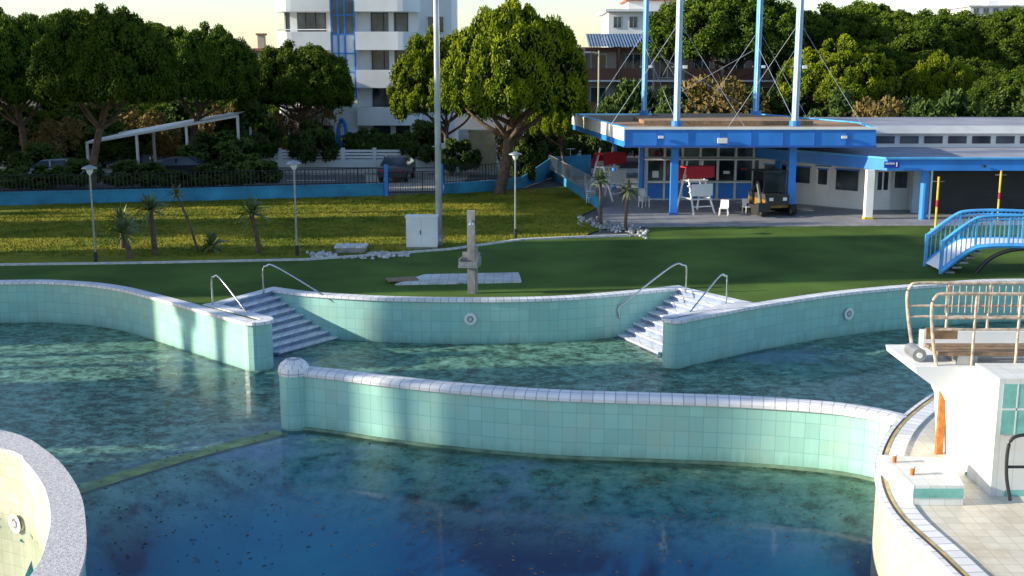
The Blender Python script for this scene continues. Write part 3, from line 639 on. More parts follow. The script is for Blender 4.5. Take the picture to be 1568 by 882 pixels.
# ---------------- cars
def car(u,Y,col,rot=0,name='parked_car'):
    x=XU(u,Y,.6); m=mat('car_paint_%d'%int(col[0]*1000+col[2]*77),col,.25,.05,1); mb=MB()
    body=[(-2.1,.35),(-2.15,.7),(-2.0,.9),(-1.25,.98),(-.6,1.42),(.75,1.46),(1.5,1.05),(2.05,.98),(2.1,.4)]
    W=[.85]*9; W[4]=W[5]=.66
    for sgn in (-1,1):
        pts=[(p[0],sgn*W[i],p[1]) for i,p in enumerate(body)]
        low=[pts[i] for i in (0,1,2,3,6,7,8)]; up=[pts[i] for i in (3,4,5,6)]
        if sgn<0: mb.face(low[::-1],m); mb.face(up[::-1],GLASS)
        else: mb.face(low,m); mb.face(up,GLASS)
        mb.box(-.02,.06,sgn*.78-.03,sgn*.78+.03,.9,1.44,m)
    for i in range(8):
        a,b_=body[i],body[i+1]; mm=GLASS if i in (3,5) else m
        mb.face([(a[0],-W[i],a[1]),(a[0],W[i],a[1]),(b_[0],W[i+1],b_[1]),(b_[0],-W[i+1],b_[1])],mm)
    for wx in (-1.3,1.35):
        for sg in (-1,1): mb.tube([(wx,sg*.68,.32),(wx,sg*.88,.32)],.32,RUB,16); mb.tube([(wx,sg*.86,.32),(wx,sg*.895,.32)],.19,GREY,10)
    mb.box(-2.18,-2.12,-.7,-.45,.65,.8,RED); mb.box(-2.18,-2.12,.45,.7,.65,.8,RED); mb.box(2.06,2.12,-.7,-.4,.65,.8,WHITE); mb.box(2.06,2.12,.4,.7,.65,.8,WHITE)
    o=mb.obj(name,loc=(x,Y,-.02)); o.rotation_euler=(0,0,rot)
car(82,69,(.45,.47,.52),.15); car(275,71,(.03,.03,.035),0); car(608,71.5,(.05,.055,.06),1.5); car(185,79.5,(.1,.12,.2),.1)
mb=MB(); Y=78; xa=XU(145,Y,4); xb=XU(372,Y,5)
za,zb=ZV(212,Y),ZV(172,Y)
mb.face([(xa,Y-2,za-.1),(xb,Y-2,zb-.1),(xb,Y+2,zb+.15),(xa,Y+2,za+.15)],WHITE); mb.face([(xa,Y-2,za-.25),(xb,Y-2,zb-.25),(xb,Y-2,zb-.1),(xa,Y-2,za-.1)],WHITE)
for t in (0,.33,.66,1):
    xx=xa+(xb-xa)*t; zz=za+(zb-za)*t; mb.box(xx-.08,xx+.08,Y-1.9,Y-1.75,0,zz-.1,WHITE); mb.box(xx-.08,xx+.08,Y+1.7,Y+1.85,0,zz,WHITE)
mb.obj('white_pergola')
# ---------------- tower
def arcbal(mb,x0,x1,y,dep,z0,z1,m,n=12,roundl=True,roundr=True):
    P=[(x0,y)]; w=x1-x0
    for i in range(n+1):
        t=i/n; xx=x0+w*t; e_=1
        if roundl and t<.3: e_=math.sqrt(max(0,1-((.3-t)/.3)**2))
        if roundr and t>.7: e_=min(e_,math.sqrt(max(0,1-((t-.7)/.3)**2)))
        P.append((xx,y-dep*e_))
    P.append((x1,y)); Q=[]
    for p in P:
        if not Q or math.dist(p,Q[-1])>1e-3: Q.append(p)
    mb.prism(Q,z0,z1,m)
def window(mb,x0,x1,y,z0,z1,fr=WHITE,mull=2):
    mb.box(x0,x1,y-.03,y+.02,z0,z1,GLASS)
    for zz in (z0-.05,z1): mb.box(x0-.06,x1+.06,y-.07,y-.032,zz,zz+.05,fr)
    for k in range(mull+1):
        xx=x0+(x1-x0)*k/mull; mb.box(xx-.035,xx+.035,y-.065,y-.033,z0,z1,fr)
Y=90; mb=MB()
X=lambda u:XU(u,Y,8)
mb.box(X(425)+.6,X(512),Y,Y+12,0,22,WHITEW); mb.box(X(512),X(549),Y-1.2,Y+12,0,24,WHITEW); mb.box(X(549),X(642),Y,Y+12,0,22,WHITEW); mb.box(X(642),X(690),Y+2,Y+12,0,13,WHITEW)
for k in range(8):
    zt=.75+2.83*k
    if k>0:
        arcbal(mb,X(425),X(512)-.02,Y-.01,1.8,zt-1.35+.25,zt+.25,WHITEW,roundr=False); arcbal(mb,X(549)+.02,X(645),Y-.01,1.8,zt-1.35+.25,zt+.25,WHITEW,roundl=False)
    window(mb,X(440),X(500),Y-.02,zt+.3,zt+1.75,BLACK,4); window(mb,X(570),X(625),Y-.02,zt+.3,zt+1.75,BLACK,3)
    mb.box(X(446),X(457),Y-.12,Y-.1,zt+.3,zt+1.75,WHITE); mb.box(X(596),X(604),Y-.12,Y-.1,zt+.3,zt+1.75,WHITE)
    if k<4: window(mb,X(652),X(678),Y+1.98,zt+.3,zt+1.5,WHITE,2)
    for q in range(2):
        z0=zt-1.35+q*1.415
        for (a,b_) in ((514,521),(524,531),(534,546)):
            mb.box(X(a),X(b_),Y-1.25,Y-1.21,z0+.05,z0+1.36,GLASS if (q+k)%4==0 else WHITE)
        mb.box(X(512),X(549),Y-1.32,Y-1.255,z0-.02,z0+.05,BLUE)
for a in (512.5,522.5,532.5,547.5): mb.box(X(a)-.06,X(a)+.06,Y-1.34,Y-1.22,ZV(160,Y),24,BLUE)
mb.box(X(512)-.01,X(549)+.01,Y-1.45,Y-1.2,0,ZV(150,Y),WHITEW)
mb.prism([(X(515),Y-1.46),(X(545),Y-1.46),(X(545),Y-1.5),(X(515),Y-1.5)],0,ZV(205,Y),BLUE)
mb.tube(crom([(X(524),Y-3.2,0),(X(524),Y-3.2,2.2),(X(530),Y-3.2,3),(X(536),Y-3.2,2.2),(X(536),Y-3.2,0)],5),.14,BLUE,8)
for k in range(1,7):
    zt=.75+2.83*k+.25
    mb.tube([(X(432),Y-1.5,zt+.15),(X(508),Y-1.75,zt+.15)],.04,WHITE,5)
mb.obj('white_apartment_tower')
mb=MB(); Y=118; mb.box(XU(375,Y,10),XU(450,Y,10),Y,Y+8,0,ZV(78,Y),TAN); mb.box(XU(372,Y,10),XU(452,Y,10),Y-.4,Y+8,ZV(78,Y),ZV(74,Y),TILE); mb.box(XU(394,Y,10),XU(404,Y,10),Y,Y+.8,ZV(74,Y),ZV(54,Y),TAN); mb.box(XU(392,Y,10),XU(406,Y,10),Y-.1,Y+.9,ZV(54,Y),ZV(51,Y),TILE); window(mb,XU(385,Y),XU(395,Y),Y-.02,4,5.5); mb.obj('tan_house')
mb=MB(); Y=88
mb.box(-50,XU(38,Y,4),Y,Y+4,0,4.4,TAN); mb.box(-50.3,XU(40,Y,4),Y-.4,Y+4,4.4,4.6,TILE)
for i in range(5): window(mb,-48+i*3,-46.6+i*3,Y-.02,1,2.2)
mb.box(-46,XU(38,Y,4),Y-1.2,Y,2.5,2.7,WHITEW); mb.obj('low_terracotta_roof_house')
mb=MB(); Y=98; X=lambda u:XU(u,Y,8)
zt=ZV(78,Y)
mb.box(X(895),X(1405),Y,Y+12,0,zt,TAN); mb.box(X(890),X(1410),Y-.5,Y+12,zt,zt+.3,TILE)
for k in range(3):
    z0=.3+k*2.75
    mb.box(X(900),X(1400),Y-1.5,Y-.01,z0-.15,z0,WHITEW)
    i=0; xx=X(905)
    while xx<X(1390):
        window(mb,xx,xx+1.3,Y-.02,z0+.2,z0+2.1,WHITE,2); 
        if i%3!=2: mb.box(xx-.5,xx+2.0,Y-1.5,Y-1.42,z0,z0+.95,BRICKB)
        mb.box(xx-.75,xx-.6,Y-1.5,Y-.01,z0,z0+2.6,BRICKB if i%2 else TAN)
        xx+=2.9; i+=1
x0,x1=X(900),X(998); zz=ZV(72,Y); z1=ZV(50,Y)
n=22; NAVY=mat('navy_stripe',(.02,.04,.14),.7,.1,2)
for i in range(n):
    a=x0+(x1-x0)*i/n; b_=x0+(x1-x0)*(i+.55)/n; c=x0+(x1-x0)*(i+1)/n
    mb.face([(a,Y-1.6,zz),(b_,Y-1.6,zz),(b_,Y+3,z1),(a,Y+3,z1)],WHITE); mb.face([(b_,Y-1.6,zz-.02),(c,Y-1.6,zz-.02),(c,Y+3,z1-.02),(b_,Y+3,z1-.02)],NAVY)
mb.obj('brown_apartment_building')
mb=MB(); Y=125; X=lambda u:XU(u,Y,12)
mb.box(X(932),X(1060),Y,Y+10,0,ZV(18,Y),WHITEW); mb.box(X(926),X(1066),Y-.8,Y+11,ZV(18,Y),ZV(14,Y),WHITEW); mb.box(X(965),X(1040),Y+2,Y+9,ZV(14,Y),ZV(0,Y),WHITEW); mb.box(X(960),X(1046),Y+1.5,Y+9,ZV(0,Y),ZV(-3,Y),TILE)
for k in range(2):
    for q in range(5): window(mb,X(940+q*24),X(952+q*24),Y-.02,ZV(42+k*38,Y),ZV(26+k*38,Y),GREY)
mb.tube([(X(1032),Y+4,ZV(0,Y)),(X(1032),Y+4,ZV(-30,Y))],.06,GREY,5); mb.box(X(1024),X(1040),Y+4,Y+4.05,ZV(-12,Y),ZV(-11,Y),GREY); mb.obj('white_apartment_building')
mb=MB(); Y=170; X=lambda u:XU(u,Y,14); mb.box(X(1485),X(1600),Y,Y+10,0,ZV(10,Y),WHITEW); mb.box(X(1480),X(1610),Y-.6,Y+10,ZV(10,Y),ZV(8,Y),WHITEW)
for q in range(6): window(mb,X(1490+q*15),X(1498+q*15),Y-.02,ZV(20,Y),ZV(13,Y),GREY)
mb.box(X(1520),X(1535),Y+2,Y+4,ZV(8,Y),ZV(0,Y),WHITEW); mb.obj('white_apartment_building')

# ---------------- pavilion
zf0,zf1=3.28,4.2
NAV=mat('navy_trim',(.02,.1,.4),.5,.1,2)
roof=[(5.2,53),(16.75,53),(17.6,58),(14.8,68.2),(3.6,68.2)]
mb=MB()
mb.prism(roof,zf0,zf1-.12,BLUE,mbot=WHITEW)
def inset(P,d):
    cx=sum(p[0] for p in P)/len(P); cy=sum(p[1] for p in P)/len(P); return [(p[0]+(cx-p[0])*d,p[1]+(cy-p[1])*d) for p in P]
Pi=inset(roof,.03)
n=len(roof)
for i in range(n):
    a,b_=roof[i],roof[(i+1)%n]; c,d=Pi[(i+1)%n],Pi[i]; mb.prism([a,b_,c,d],zf1-.12,zf1,LBLUE)
mb.prism(inset(roof,.032),zf1-.11,zf1-.06,ROOF)
mb.prism([(5.14,53.02),(5.19,53.02),(3.59,68.2),(3.54,68.2)],zf0+.3,zf1-.02,WHITE)
mb.box(5.15,16.8,52.94,52.99,zf1-.1,zf1+.02,WHITE); mb.box(5.15,16.8,52.95,52.99,zf0,zf0+.1,NAV)
for k in range(8): mb.box(5.2+k*1.45,5.215+k*1.45,52.955,52.995,zf0+.1,zf1-.1,NAV)
mb.box(6.5,14.5,56,62,zf1-.05,zf1+.12,ROOF); mb.box(6.4,14.6,55.9,56,zf1-.05,zf1+.16,WOOD); mb.box(8,13.5,62.5,66,zf1-.05,zf1+.1,WOOD)
for (x,y) in ((XU(1033,54,1.6),54.2),(XU(1213,54,1.6),54.2)):
    mb.box(x-.17,x+.17,y-.17,y+.17,0,zf0,BLUE); mb.box(x-.2,x+.2,y-.2,y+.2,0,.12,NAV)
for (x,y) in ((5.9,66),(XU(983,60,2),60.0)): mb.tube([(x,y,0),(x,y,zf0)],.14,BLUE,10)
for u in (1012,1293): mb.box(XU(u,52.9,3.8)-.12,XU(u,52.9,3.8)+.12,52.86,52.93,3.7,3.82,WHITE)
mb.box(XU(1106,52.9,3.6)-.22,XU(1106,52.9,3.6)+.22,52.84,52.93,3.48,3.72,WHITE)
MW=mat('mast_pale_blue',(.30,.50,.80),.4,.15,1)
masts=[]
for (u,v,Y,r) in ((986,172,67.5,.16),(1036,190,55.2,.16),(1157,175,67,.18),(1217,190,55.2,.17)):
    x=XU(u,Y,4.2); mb.tube([(x,Y,4.1),(x,Y,15)],r,LBLUE if Y>60 else MW,12); masts.append((x,Y)); mb.tube([(x,Y,4.1),(x,Y,4.4)],r*1.6,BLUE,12); mb.tube([(x-.03,Y-r,4.4),(x-.03,Y-r,15)],.03,WHITE,5)
    mb.box(x-.3,x+.3,Y-.04,Y+.04,6.9,6.96,GREY); mb.box(x+.2,x+.4,Y-.25,Y-.05,6.85,7.0,WHITE)
CAB=mat('steel_cable',(.35,.4,.5),.4,.1,3)
cab=lambda a,b_:mb.tube([a,b_],.010,CAB,4)
for (x,y) in masts:
    for q in ((x-3.2,y-.2),(x+3.2,y-.2)):
        cab((x,y,9.0),(min(max(q[0],4.2),17),min(q[1],67.8),4.15))
for i,j in ((0,1),(2,3),(0,2)):
    a,b_=masts[i],masts[j]; cab((*a,8.0),(*b_,4.3)); cab((*b_,8.0),(*a,4.3))
Yk=60.2; x0,x1=XU(990,Yk,1.5),XU(1180,Yk,1.5)
mb.box(x0,x1,Yk,Yk+4,0,zf0-.02,WHITEW)
nb=7
for i in range(nb):
    a=x0+(x1-x0)*i/nb; b_=x0+(x1-x0)*(i+1)/nb
    mb.box(a+.08,b_-.08,Yk-.05,Yk-.01,.1,.95,BLUE); mb.box(a+.08,b_-.08,Yk-.05,Yk-.01,1.05,2.15,GLASS); mb.box(a+.08,b_-.08,Yk-.05,Yk-.01,2.3,2.75,GLASS)
    mb.box(a-.05,a+.05,Yk-.1,Yk-.012,0,3,WHITE); mb.box(a+.3,b_-.3,Yk-.07,Yk-.052,1.2+.2*(i%3),1.55+.15*(i%2),(WHITE,RED,YEL,LBLUE)[i%4])
mb.box(x0,x1,Yk-.5,Yk-.11,.96,1.04,WHITE); mb.box(x0-.2,x1+.2,Yk-1.2,Yk-.1,2.2,2.26,WHITE)
mb.box(x1+.05,x1+.1,Yk-2,Yk,0,2.8,BLUE)
mb.obj('pool_bar_pavilion')
# changing room wing
mb=MB()
fz0,fz1=2.28,2.85
wing=[(17.1,52.2),(32,52.2),(32,60.5),(12.6,60.5),(13.9,57.3)]
mb.prism(wing,fz0,fz1-.05,BLUE,mtop=GROOF,mbot=WHITEW); mb.prism([(17.0,52.1),(32,52.1),(32,52.4),(17.1,52.4)],fz1-.05,fz1+.03,LBLUE)
mb.prism([(13.9,57.3),(17.05,52.2),(17.25,52.35),(14.1,57.45)],fz1-.05,fz1+.03,LBLUE)
Yw=56
mb.box(17.3,XU(1400,Yw,1),Yw,Yw+.2,0,fz0,WHITEW); mb.box(XU(1400,54.6,1),32,54.8,55,0,fz0,mat('pale_blue_wall',(.3,.42,.55),.7,.1,1))
mb.prism([(12.8,60.3),(13.0,60.3),(17.5,56.2),(17.3,56.1)],0,fz0,WHITEW)
def slantpt(t,off): 
    ax,ay,bx,by=12.8,60.3,17.3,56.1; l=math.hypot(bx-ax,by-ay); nx_,ny_=(by-ay)/l,-(bx-ax)/l
    return (ax+(bx-ax)*t+nx_*off,ay+(by-ay)*t+ny_*off)
for (t0,t1,z0,z1,m_) in ((.1,.3,1.1,1.9,GLASS),(.34,.52,1.1,1.9,GLASS),(.58,.7,.05,2.0,WHITE),(.6,.68,1.1,1.85,GLASS),(.76,.95,.9,1.9,GLASS)):
    o0=.04 if m_ is WHITE else .06
    mb.prism([slantpt(t0,.0),slantpt(t1,.0),slantpt(t1,o0),slantpt(t0,o0)],z0,z1,m_)
    mb.prism([slantpt(t0-.01,.0),slantpt(t1+.01,.0),slantpt(t1+.01,o0+.03),slantpt(t0-.01,o0+.03)],z1,z1+.07,BLUE)
x=XU(1350,Yw,1); mb.box(x-.4,x+.4,Yw-.06,Yw-.01,0.02,2.0,WHITE); window(mb,x-.3,x+.3,Yw-.07,1.0,1.9); x=XU(1378,Yw,1); mb.box(x-.4,x+.4,Yw-.06,Yw-.01,0.02,2.0,mat('pale_door',(.55,.6,.62),.5,.1,1)); mb.box(x-.3,x+.3,Yw-.08,Yw-.062,1.1,1.9,GLASS)
xs0=XU(1424,54.7,1); mb.box(xs0,31,54.72,54.79,.02,2.15,DARK)
z=.1
while z<2.1: mb.box(xs0,31,54.69,54.718,z,z+.07,DARK); z+=.14
mb.box(xs0,31,54.6,54.79,2.15,fz0,WHITEW)
x=XU(1332,52.5,1); mb.box(x-.17,x+.17,52.5,52.84,0,fz0,WHITE); mb.box(x-.2,x+.2,52.47,52.87,0,.1,YEL)
x=XU(1414,52.6,1); mb.tube([(x,52.6,0),(x,52.6,fz0)],.17,BLUE,12); mb.tube([(x+.32,52.6,0),(x+.32,52.6,fz0)],.05,WHITE,8)
y2=60; mb.prism([(17.3,y2),(36,y2),(36,y2+9),(16.2,y2+9)],fz1-.1,3.25,WHITEW); mb.prism([(16.9,y2-.6),(36,y2-.6),(36,y2+9.3),(15.8,y2+9.3)],3.55,3.95,WHITE,mtop=GROOF)
mb.prism([(17.3,y2),(36,y2),(36,y2+9),(16.2,y2+9)],3.25,3.55,WHITEW)
for i in range(14):
    xx=19+i*1.25; mb.box(xx,xx+.95,y2-.05,y2-.01,3.0,3.38,GLASS)
mb.prism([(12.6,60.6),(17.2,60.6),(17.2,66),(12.6,66)],0,3.0,WHITEW)
x=XU(1365,52.1,2.6); mb.box(x-.34,x+.34,52.02,52.08,fz0+.14,fz1-.14,mat('sign_blue',(.01,.04,.4),.4,.05,2))
for k in range(7): mb.box(x-.28+k*.06,x-.25+k*.06,52.0,52.02,fz0+.3,fz0+.38,WHITE)
mb.box(x+.2,x+.24,52.0,52.02,fz0+.2,fz0+.4,WHITE)
mb.tube([(XU(1508,52,2.6),52.15,2.5),(XU(1508,52,2.6),51.95,2.5)],.06,BLACK,8)
mb.obj('changing_room_building')
for (u,v) in ((1432,352),(1527,338)):
    x,y=G(u,v); mb=MB(); mb.tube([(x,y,0),(x,y,.06)],.2,CONC,12); mb.tube([(x,y,0),(x,y,2.3)],.05,YEL,8); mb.tube([(x,y,1.0),(x,y,1.3)],.053,RED,8); mb.tube([(x-.25,y,2.1),(x+.25,y,2.1)],.02,GREY,5); mb.obj('yellow_marker_post')
def guard(u,v,rot,s_=1):
    x,y=G(u,v); mb=MB()
    for sx in (-.55,.55):
        mb.tube([(sx*1.1,-.9,0),(sx*.8,.0,1.7)],.05,WHITE,6); mb.tube([(sx*1.1,.9,0),(sx*.8,.2,2.6)],.05,WHITE,6)
        mb.tube([(sx,-.5,.75),(sx,.5,.75)],.04,WHITE,6)
    for z,yy in ((.35,-.72),(.7,-.55),(1.05,-.37),(1.35,-.2)): mb.box(-.6,.6,yy-.06,yy+.06,z,z+.05,WHITE)
    mb.box(-.55,.55,-.2,.5,1.6,1.67,WHITE); mb.box(-.55,.55,.42,.47,1.7,2.1,WHITE); 
    mb.prism([(-.8,-.35),(.8,-.35),(.8,.3),(-.8,.3)],2.3,2.36,RED); mb.face([(-.8,-.36,2.33),(.8,-.36,2.33),(.8,-.42,1.8),(-.8,-.42,1.8)],RED)
    mb.face([(-.8,.3,2.33),(.8,.3,2.33),(.8,.5,1.65),(-.8,.5,1.65)],RED); mb.box(-.6,.6,-.62,-.58,.9,1.5,WHITE)
    o=mb.obj('lifeguard_chair',loc=(x,y,0)); o.rotation_euler=(0,0,rot); o.scale=(s_,)*3
guard(1065,325,.35,.95); guard(932,305,.7,1.05)
def stackchair(u,v,rot=0,n=3):
    x,y=G(u,v); mb=MB()
    for k in range(n):
        z=.12*k
        for sx in (-.24,.24):
            for sy in (-.22,.22): mb.tube([(sx,sy,z),(sx*.9,sy*.9,z+.4)],.02,WHITE,5)
        mb.box(-.25,.25,-.24,.24,z+.4,z+.43,WHITE); mb.face([(-.24,.24,z+.43),(.24,.24,z+.43),(.22,.34,z+.85),(-.22,.34,z+.85)],WHITE)
    o=mb.obj('stacked_plastic_chairs',loc=(x,y,0)); o.rotation_euler=(0,0,rot); o.scale=(.85,)*3
stackchair(986,318,.4); stackchair(1108,330,-.3,1); stackchair(1232,300,1,2); stackchair(905,312,1.2,4); stackchair(1145,328,.3,1); stackchair(1263,308,.2,2); stackchair(1290,312,.2,2)
DG=mat('machine_dark_paint',(.05,.05,.05),.5,.3,3); MO=mat('machine_dull_orange',(.28,.15,.02),.6,.3,3)
x,y=G(1176,328); mb=MB()
for sx in (-.75,.75):
    mb.prism([(sx-.15,-.9),(sx+.15,-.9),(sx+.15,.9),(sx-.15,.9)],.08,.5,RUB)
    for yy in (-.9,.9): mb.tube([(sx-.15,yy,.3),(sx+.15,yy,.3)],.26,RUB,14)
mb.box(-.6,.6,-.85,.95,.4,.8,MO); mb.box(-.6,.6,-.85,.95,.8,1.05,DG); mb.box(-.58,.58,-.95,-.85,.55,1.0,BLACK)
for a in ((-.55,-.5),(.55,-.5),(-.55,.6),(.55,.6)): mb.tube([(a[0],a[1],1.0),(a[0]*.95,a[1],2.05)],.04,BLACK,6)
mb.box(-.62,.62,-.6,.7,2.05,2.13,BLACK); mb.box(-.5,.5,.2,.6,1.05,1.6,BLACK); mb.box(-.52,.52,.62,.64,1.05,2.0,DG); mb.box(-.5,.5,-.5,-.48,1.1,2.0,GLASS)
mb.tube([(-.62,.5,1.1),(-.85,-.5,1.6),(-.95,-1.1,.7)],.08,DG,6); mb.box(-1.2,-.6,-1.4,-1.1,.3,.7,BLACK); mb.box(-.45,-.25,-.97,-.955,.75,.9,WHITE); mb.box(.25,.45,-.97,-.955,.75,.9,WHITE)
o=mb.obj('mini_excavator',loc=(x,y,0)); o.rotation_euler=(0,0,.25)

# ---------------- blue footbridge
mb=MB(); x0,y0=G(1440,419); yn,yf=y0,y0+1.5
top=[(x0,.12),(x0+.45,.5),(x0+.95,.85),(x0+1.3,.98),(x0+2.2,1.02),(x0+3.5,.98),(x0+6,.8),(x0+8,.3)]
top=crom(top,3)
for y in (yn,yf):
    mb.tube([(p[0],y,p[1]-.05) for p in top],.09,LBLUE,6); mb.tube([(p[0],y,p[1]+.98) for p in top],.055,LBLUE,6); mb.tube([(p[0],y,p[1]+.85) for p in top],.03,LBLUE,6)
    xx=x0; k=0
    while xx<x0+8:
        z=np.interp(xx,[p[0] for p in top],[p[1] for p in top]); r_=.035 if k%7==0 else .016
        mb.box(xx-r_,xx+r_,y-r_,y+r_,z-.02,z+.97,LBLUE); xx+=.16; k+=1
    mb.box(x0-.05,x0+.05,y-.05,y+.05,0,1.15,LBLUE)
for i in range(len(top)-1):
    a,b_=top[i],top[i+1]; mb.face([(a[0],yn,a[1]),(b_[0],yn,b_[1]),(b_[0],yf,b_[1]),(a[0],yf,a[1])],WHITE)
for k in range(5): mb.box(x0+.2+k*.22,x0+.5+k*.22,yn+.05,yf-.05,k*.17,.06+k*.17,CONC)
mb.tube(crom([(x0+1.2,yn,.0),(x0+1.7,yn,.55),(x0+2.6,yn,.85),(x0+4.2,yn,.8),(x0+6.3,yn,.3)],4),.07,BLACK,6)
mb.obj('blue_footbridge')

# ---------------- diving platform
mb=MB()
yN,yF=18.9,20.5
xl=XU(1400,19,1.9); zt=1.95
def px(u,v,Y): z=ZV(v,Y); return (XU(u,Y,z),Y,z)
prof=[px(1402,562,yN),px(1404,572,yN),px(1440,600,yN),px(1470,615,yN),px(1482,640,yN),px(1484,700,yN)]
prof=[(p[0],p[2]) for p in prof]+[(XU(1484,yN,0),0.0),(XU(1620,yN,0),0.0),(XU(1620,yN,2),zt),]
P1=[(p[0],yN,p[1]) for p in prof]; P2=[(p[0],yF,p[1]) for p in prof]
WT=tilemat('white_structure_tile',(.74,.75,.74),(.56,.57,.56),.25,.25,rough=.45,coord='Object',mortar=.008,stain=(.50,.40,.28),stainamt=.45)
mb.face(P1,WHITEW); mb.face(P2[::-1],WHITEW)
for i in range(len(prof)):
    j=(i+1)%len(prof); mb.face([P1[i],P2[i],P2[j],P1[j]],WHITEW)
a=px(1410,505,yF-.15)
mb.box(a[0],11.5,yF-.3,yF-.05,zt-.05,ZV(508,yF-.3),WHITE)
for k in range(3):
    yy=yN+.1+.24*k; mb.box(XU(1440,yN,2),XU(1600,yN,2),yy,yy+.2,zt+.16,zt+.22,WOOD)
mb.box(XU(1440,yN,2),XU(1490,yN,2),yN+.75,yN+.8,zt+.3,zt+.5,WOOD); mb.box(XU(1470,yN,2),XU(1500,yN,2),yN+.1,yN+.7,zt,zt+.16,GREY)
mb.tube([(xl+.15,yN+.3,zt+.12),(xl+.15,yN+.75,zt+.12)],.12,GREY,14); mb.tube([(xl+.15,yN+.28,zt+.12),(xl+.15,yN+.77,zt+.12)],.05,WHITE,10)
def loop(y,u0,zt2,uend=1640):
    xs_=XU(u0,y,2.5); xe=XU(uend,y,2.5); r=.03
    mb.tube(crom([(xs_+.15,y,zt-.02),(xs_+.05,y,zt+.5),(xs_,y,zt2-.25),(xs_+.05,y,zt2-.06),(xs_+.2,y,zt2),(xs_+1,y,zt2+.0),(xe,y,zt2)],5),r,RAIL,8)
    for dz in (.42,.62): mb.tube([(xs_+.02,y,zt2-dz),(xe,y,zt2-dz)],r*.8,RAIL,7)
    xx=xs_+.75
    while xx<xe: mb.tube([(xx,y,zt),(xx,y,zt2)],r*.8,RAIL,7); xx+=.75
loop(yF-.1,1387,ZV(432,yF)); loop(yN+.1,1424,ZV(450,yN+.1))
k=XU(1440,yF,2)
while k<11: mb.tube([(k,yF-.12,zt+.62),(k,yF-.12,ZV(436,yF))],.008,RAIL,5); k+=.12
y0=17.9
mb.box(XU(1527,y0,1.5),12,y0,yN-.005,0,ZV(580,y0),WT)
for (u0,u1,v0,v1) in ((1530,1600,588,665),(1530,1550,790,812),(1536,1568,812,836),(1545,1600,750,768)):
    mb.box(XU(u0,y0,1),XU(u1,y0,1),y0-.012,y0-.003,ZV(v1,y0),ZV(v0,y0),AQP)
mb.box(XU(1551,y0,1),XU(1553,y0,1),y0-.016,y0-.013,ZV(665,y0),ZV(588,y0),WHITE); mb.box(XU(1530,y0,1),XU(1600,y0,1),y0-.016,y0-.013,ZV(628,y0),ZV(625,y0),WHITE)
for (u0,u1,v0,v1) in ((1488,1496,708,722),(1484,1490,722,736),(1496,1510,745,760),(1510,1524,770,790),(1500,1512,790,804)): mb.box(XU(u0,yN,1),XU(u1,yN,1),yN-.012,yN-.003,ZV(v1,yN),ZV(v0,yN),AQP)
bx0,by0=G(1392,775,.0); bx0+=.05
z_=.35
mb.prism([(bx0,by0),(XU(1475,by0,.2),by0),(XU(1500,by0,.2),by0+1.3),(bx0-.1,by0+1.5)],.01,z_,WT)
mb.box(bx0-.003,XU(1475,by0,.2),by0-.012,by0-.002,.14,.30,AQP)
for (dx,dy) in ((.05,1.1),(.15,.5)): mb.tube([(bx0+dx,by0+dy,z_),(bx0+dx,by0+dy,z_+.14)],.035,RUST,10); mb.tube([(bx0+dx,by0+dy,z_+.13),(bx0+dx,by0+dy,z_+.16)],.055,WHITE,10)
x,y=XU(1440,20.0,.5),20.0; mb.box(x-.06,x+.06,y-.05,y+.05,0.01,1.4,RUST)
xr=XU(1545,17.6,1); mb.tube(crom([(xr+.5,17.6,1.15),(xr+.15,17.6,1.15),(xr,17.6,1.0),(xr,17.6,.5),(xr+.1,17.6,.05)],5),.03,BLACK,8)
mb.tube([(xr,17.6,.62),(xr+.6,17.6,.62)],.025,BLACK,7)
mb.obj('diving_platform')

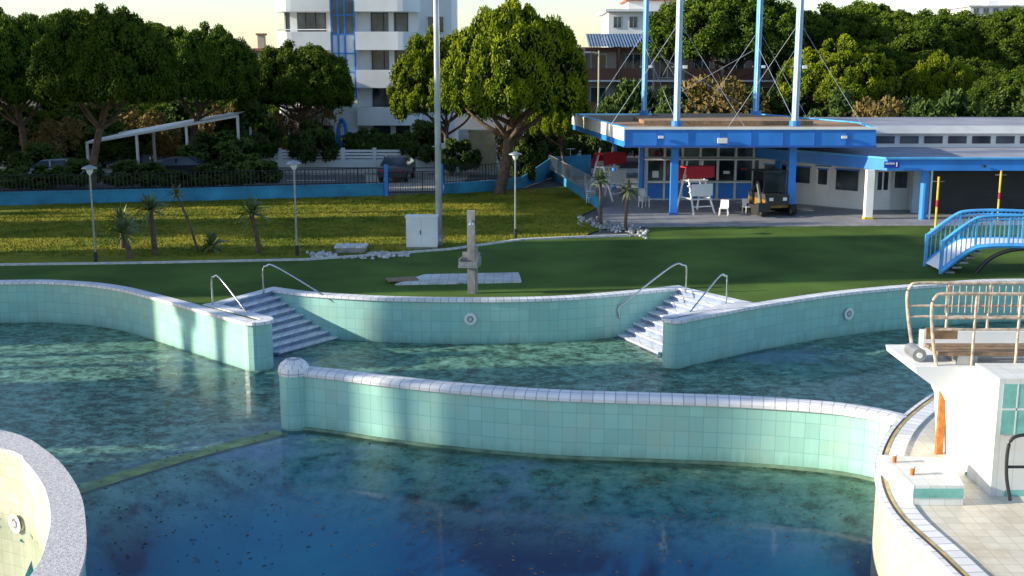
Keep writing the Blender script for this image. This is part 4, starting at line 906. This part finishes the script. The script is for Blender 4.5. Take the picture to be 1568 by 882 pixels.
# ---------------- unseen blocks / pines added west of the site to shape its shade
SE=math.radians(18); az=(-.992,-.125); nv=(-.125,.992)
def block(s0,s1,L0,L1,h,name='added_shade_block'):
    mb=MB(); P=[(s*nv[0]+L_*az[0],s*nv[1]+L_*az[1]) for s,L_ in ((s0,L0),(s1,L0),(s1,L1),(s0,L1))]
    mb.prism(P,0,h,TAN)
    n=max(1,int((s1-s0)/2.5))
    for k in range(int(h/3)):
        for i in range(n):
            s=s0+(i+.3)*(s1-s0)/n; w_=min(1.2,(s1-s0)/n*.5); q=[(s_*nv[0]+L_*az[0],s_*nv[1]+L_*az[1]) for s_,L_ in ((s,L0-.05),(s+w_,L0-.05),(s+w_,L0+.01),(s,L0+.01))]
            mb.prism(q,k*3+1,k*3+2.4,GLASS)
    mb.obj(name)
block(22.3,24.4,42,50,20); block(25.3,31.0,42,50,20); block(35.4,45.3,42,50,21)  # added out of view, gaps left for strips of sun
def tr(s,L_,w,zt_,zb_): pine(s*nv[0]+L_*az[0],s*nv[1]+L_*az[1],w,zt_,zb_)  # unseen pines added to dapple and shade the view
tr(48.9,36,3.2,18,9); tr(51.0,33,3.6,15,3.5); tr(52.6,39,3,17,4); tr(55.5,36,4,20,13.5); tr(59,36,4,20,13.5); tr(57,44,2.0,10,3); tr(60.5,41,4,14,3.5)
tr(64,44,8,18,5); tr(71,44,8,18,5); tr(79,46,8,18,5); tr(88,46,8,19,5); tr(24.7,38,.8,17,13.5); tr(34.0,36,1.0,13,9); tr(32.6,36,.7,11.5,10)

# ---------------- world, sun, camera
w=bpy.data.worlds.new('World'); sc.world=w; w.use_nodes=True; nt=w.node_tree; bg=nt.nodes['Background']; sk=nt.nodes.new('ShaderNodeTexSky'); sk.sky_type='NISHITA'; sk.sun_disc=False
sd=Vector((az[0]*math.cos(SE),az[1]*math.cos(SE),math.sin(SE))).normalized()
sk.sun_elevation=SE; sk.sun_rotation=math.atan2(sd.x,sd.y); sk.air_density=1.0; sk.dust_density=0.6; sk.ozone_density=2.0
nt.links.new(sk.outputs[0],bg.inputs[0]); bg.inputs[1].default_value=0.25
sl=bpy.data.lights.new('sun','SUN'); sl.energy=8.5; sl.angle=math.radians(.5); sl.color=(1,.9,.70); so=bpy.data.objects.new('sun',sl); sc.collection.objects.link(so); so.rotation_euler=sd.to_track_quat('Z','Y').to_euler()
cam=bpy.data.cameras.new('camera'); co=bpy.data.objects.new('camera',cam); sc.collection.objects.link(co); co.location=(0,0,H); co.rotation_euler=(math.pi/2-PT,0,0); cam.lens=36*F/1568; cam.sensor_width=36; cam.clip_end=3000; sc.camera=co
sc.view_settings.view_transform='Standard'; sc.view_settings.look='None'; sc.view_settings.exposure=0
print('OK')
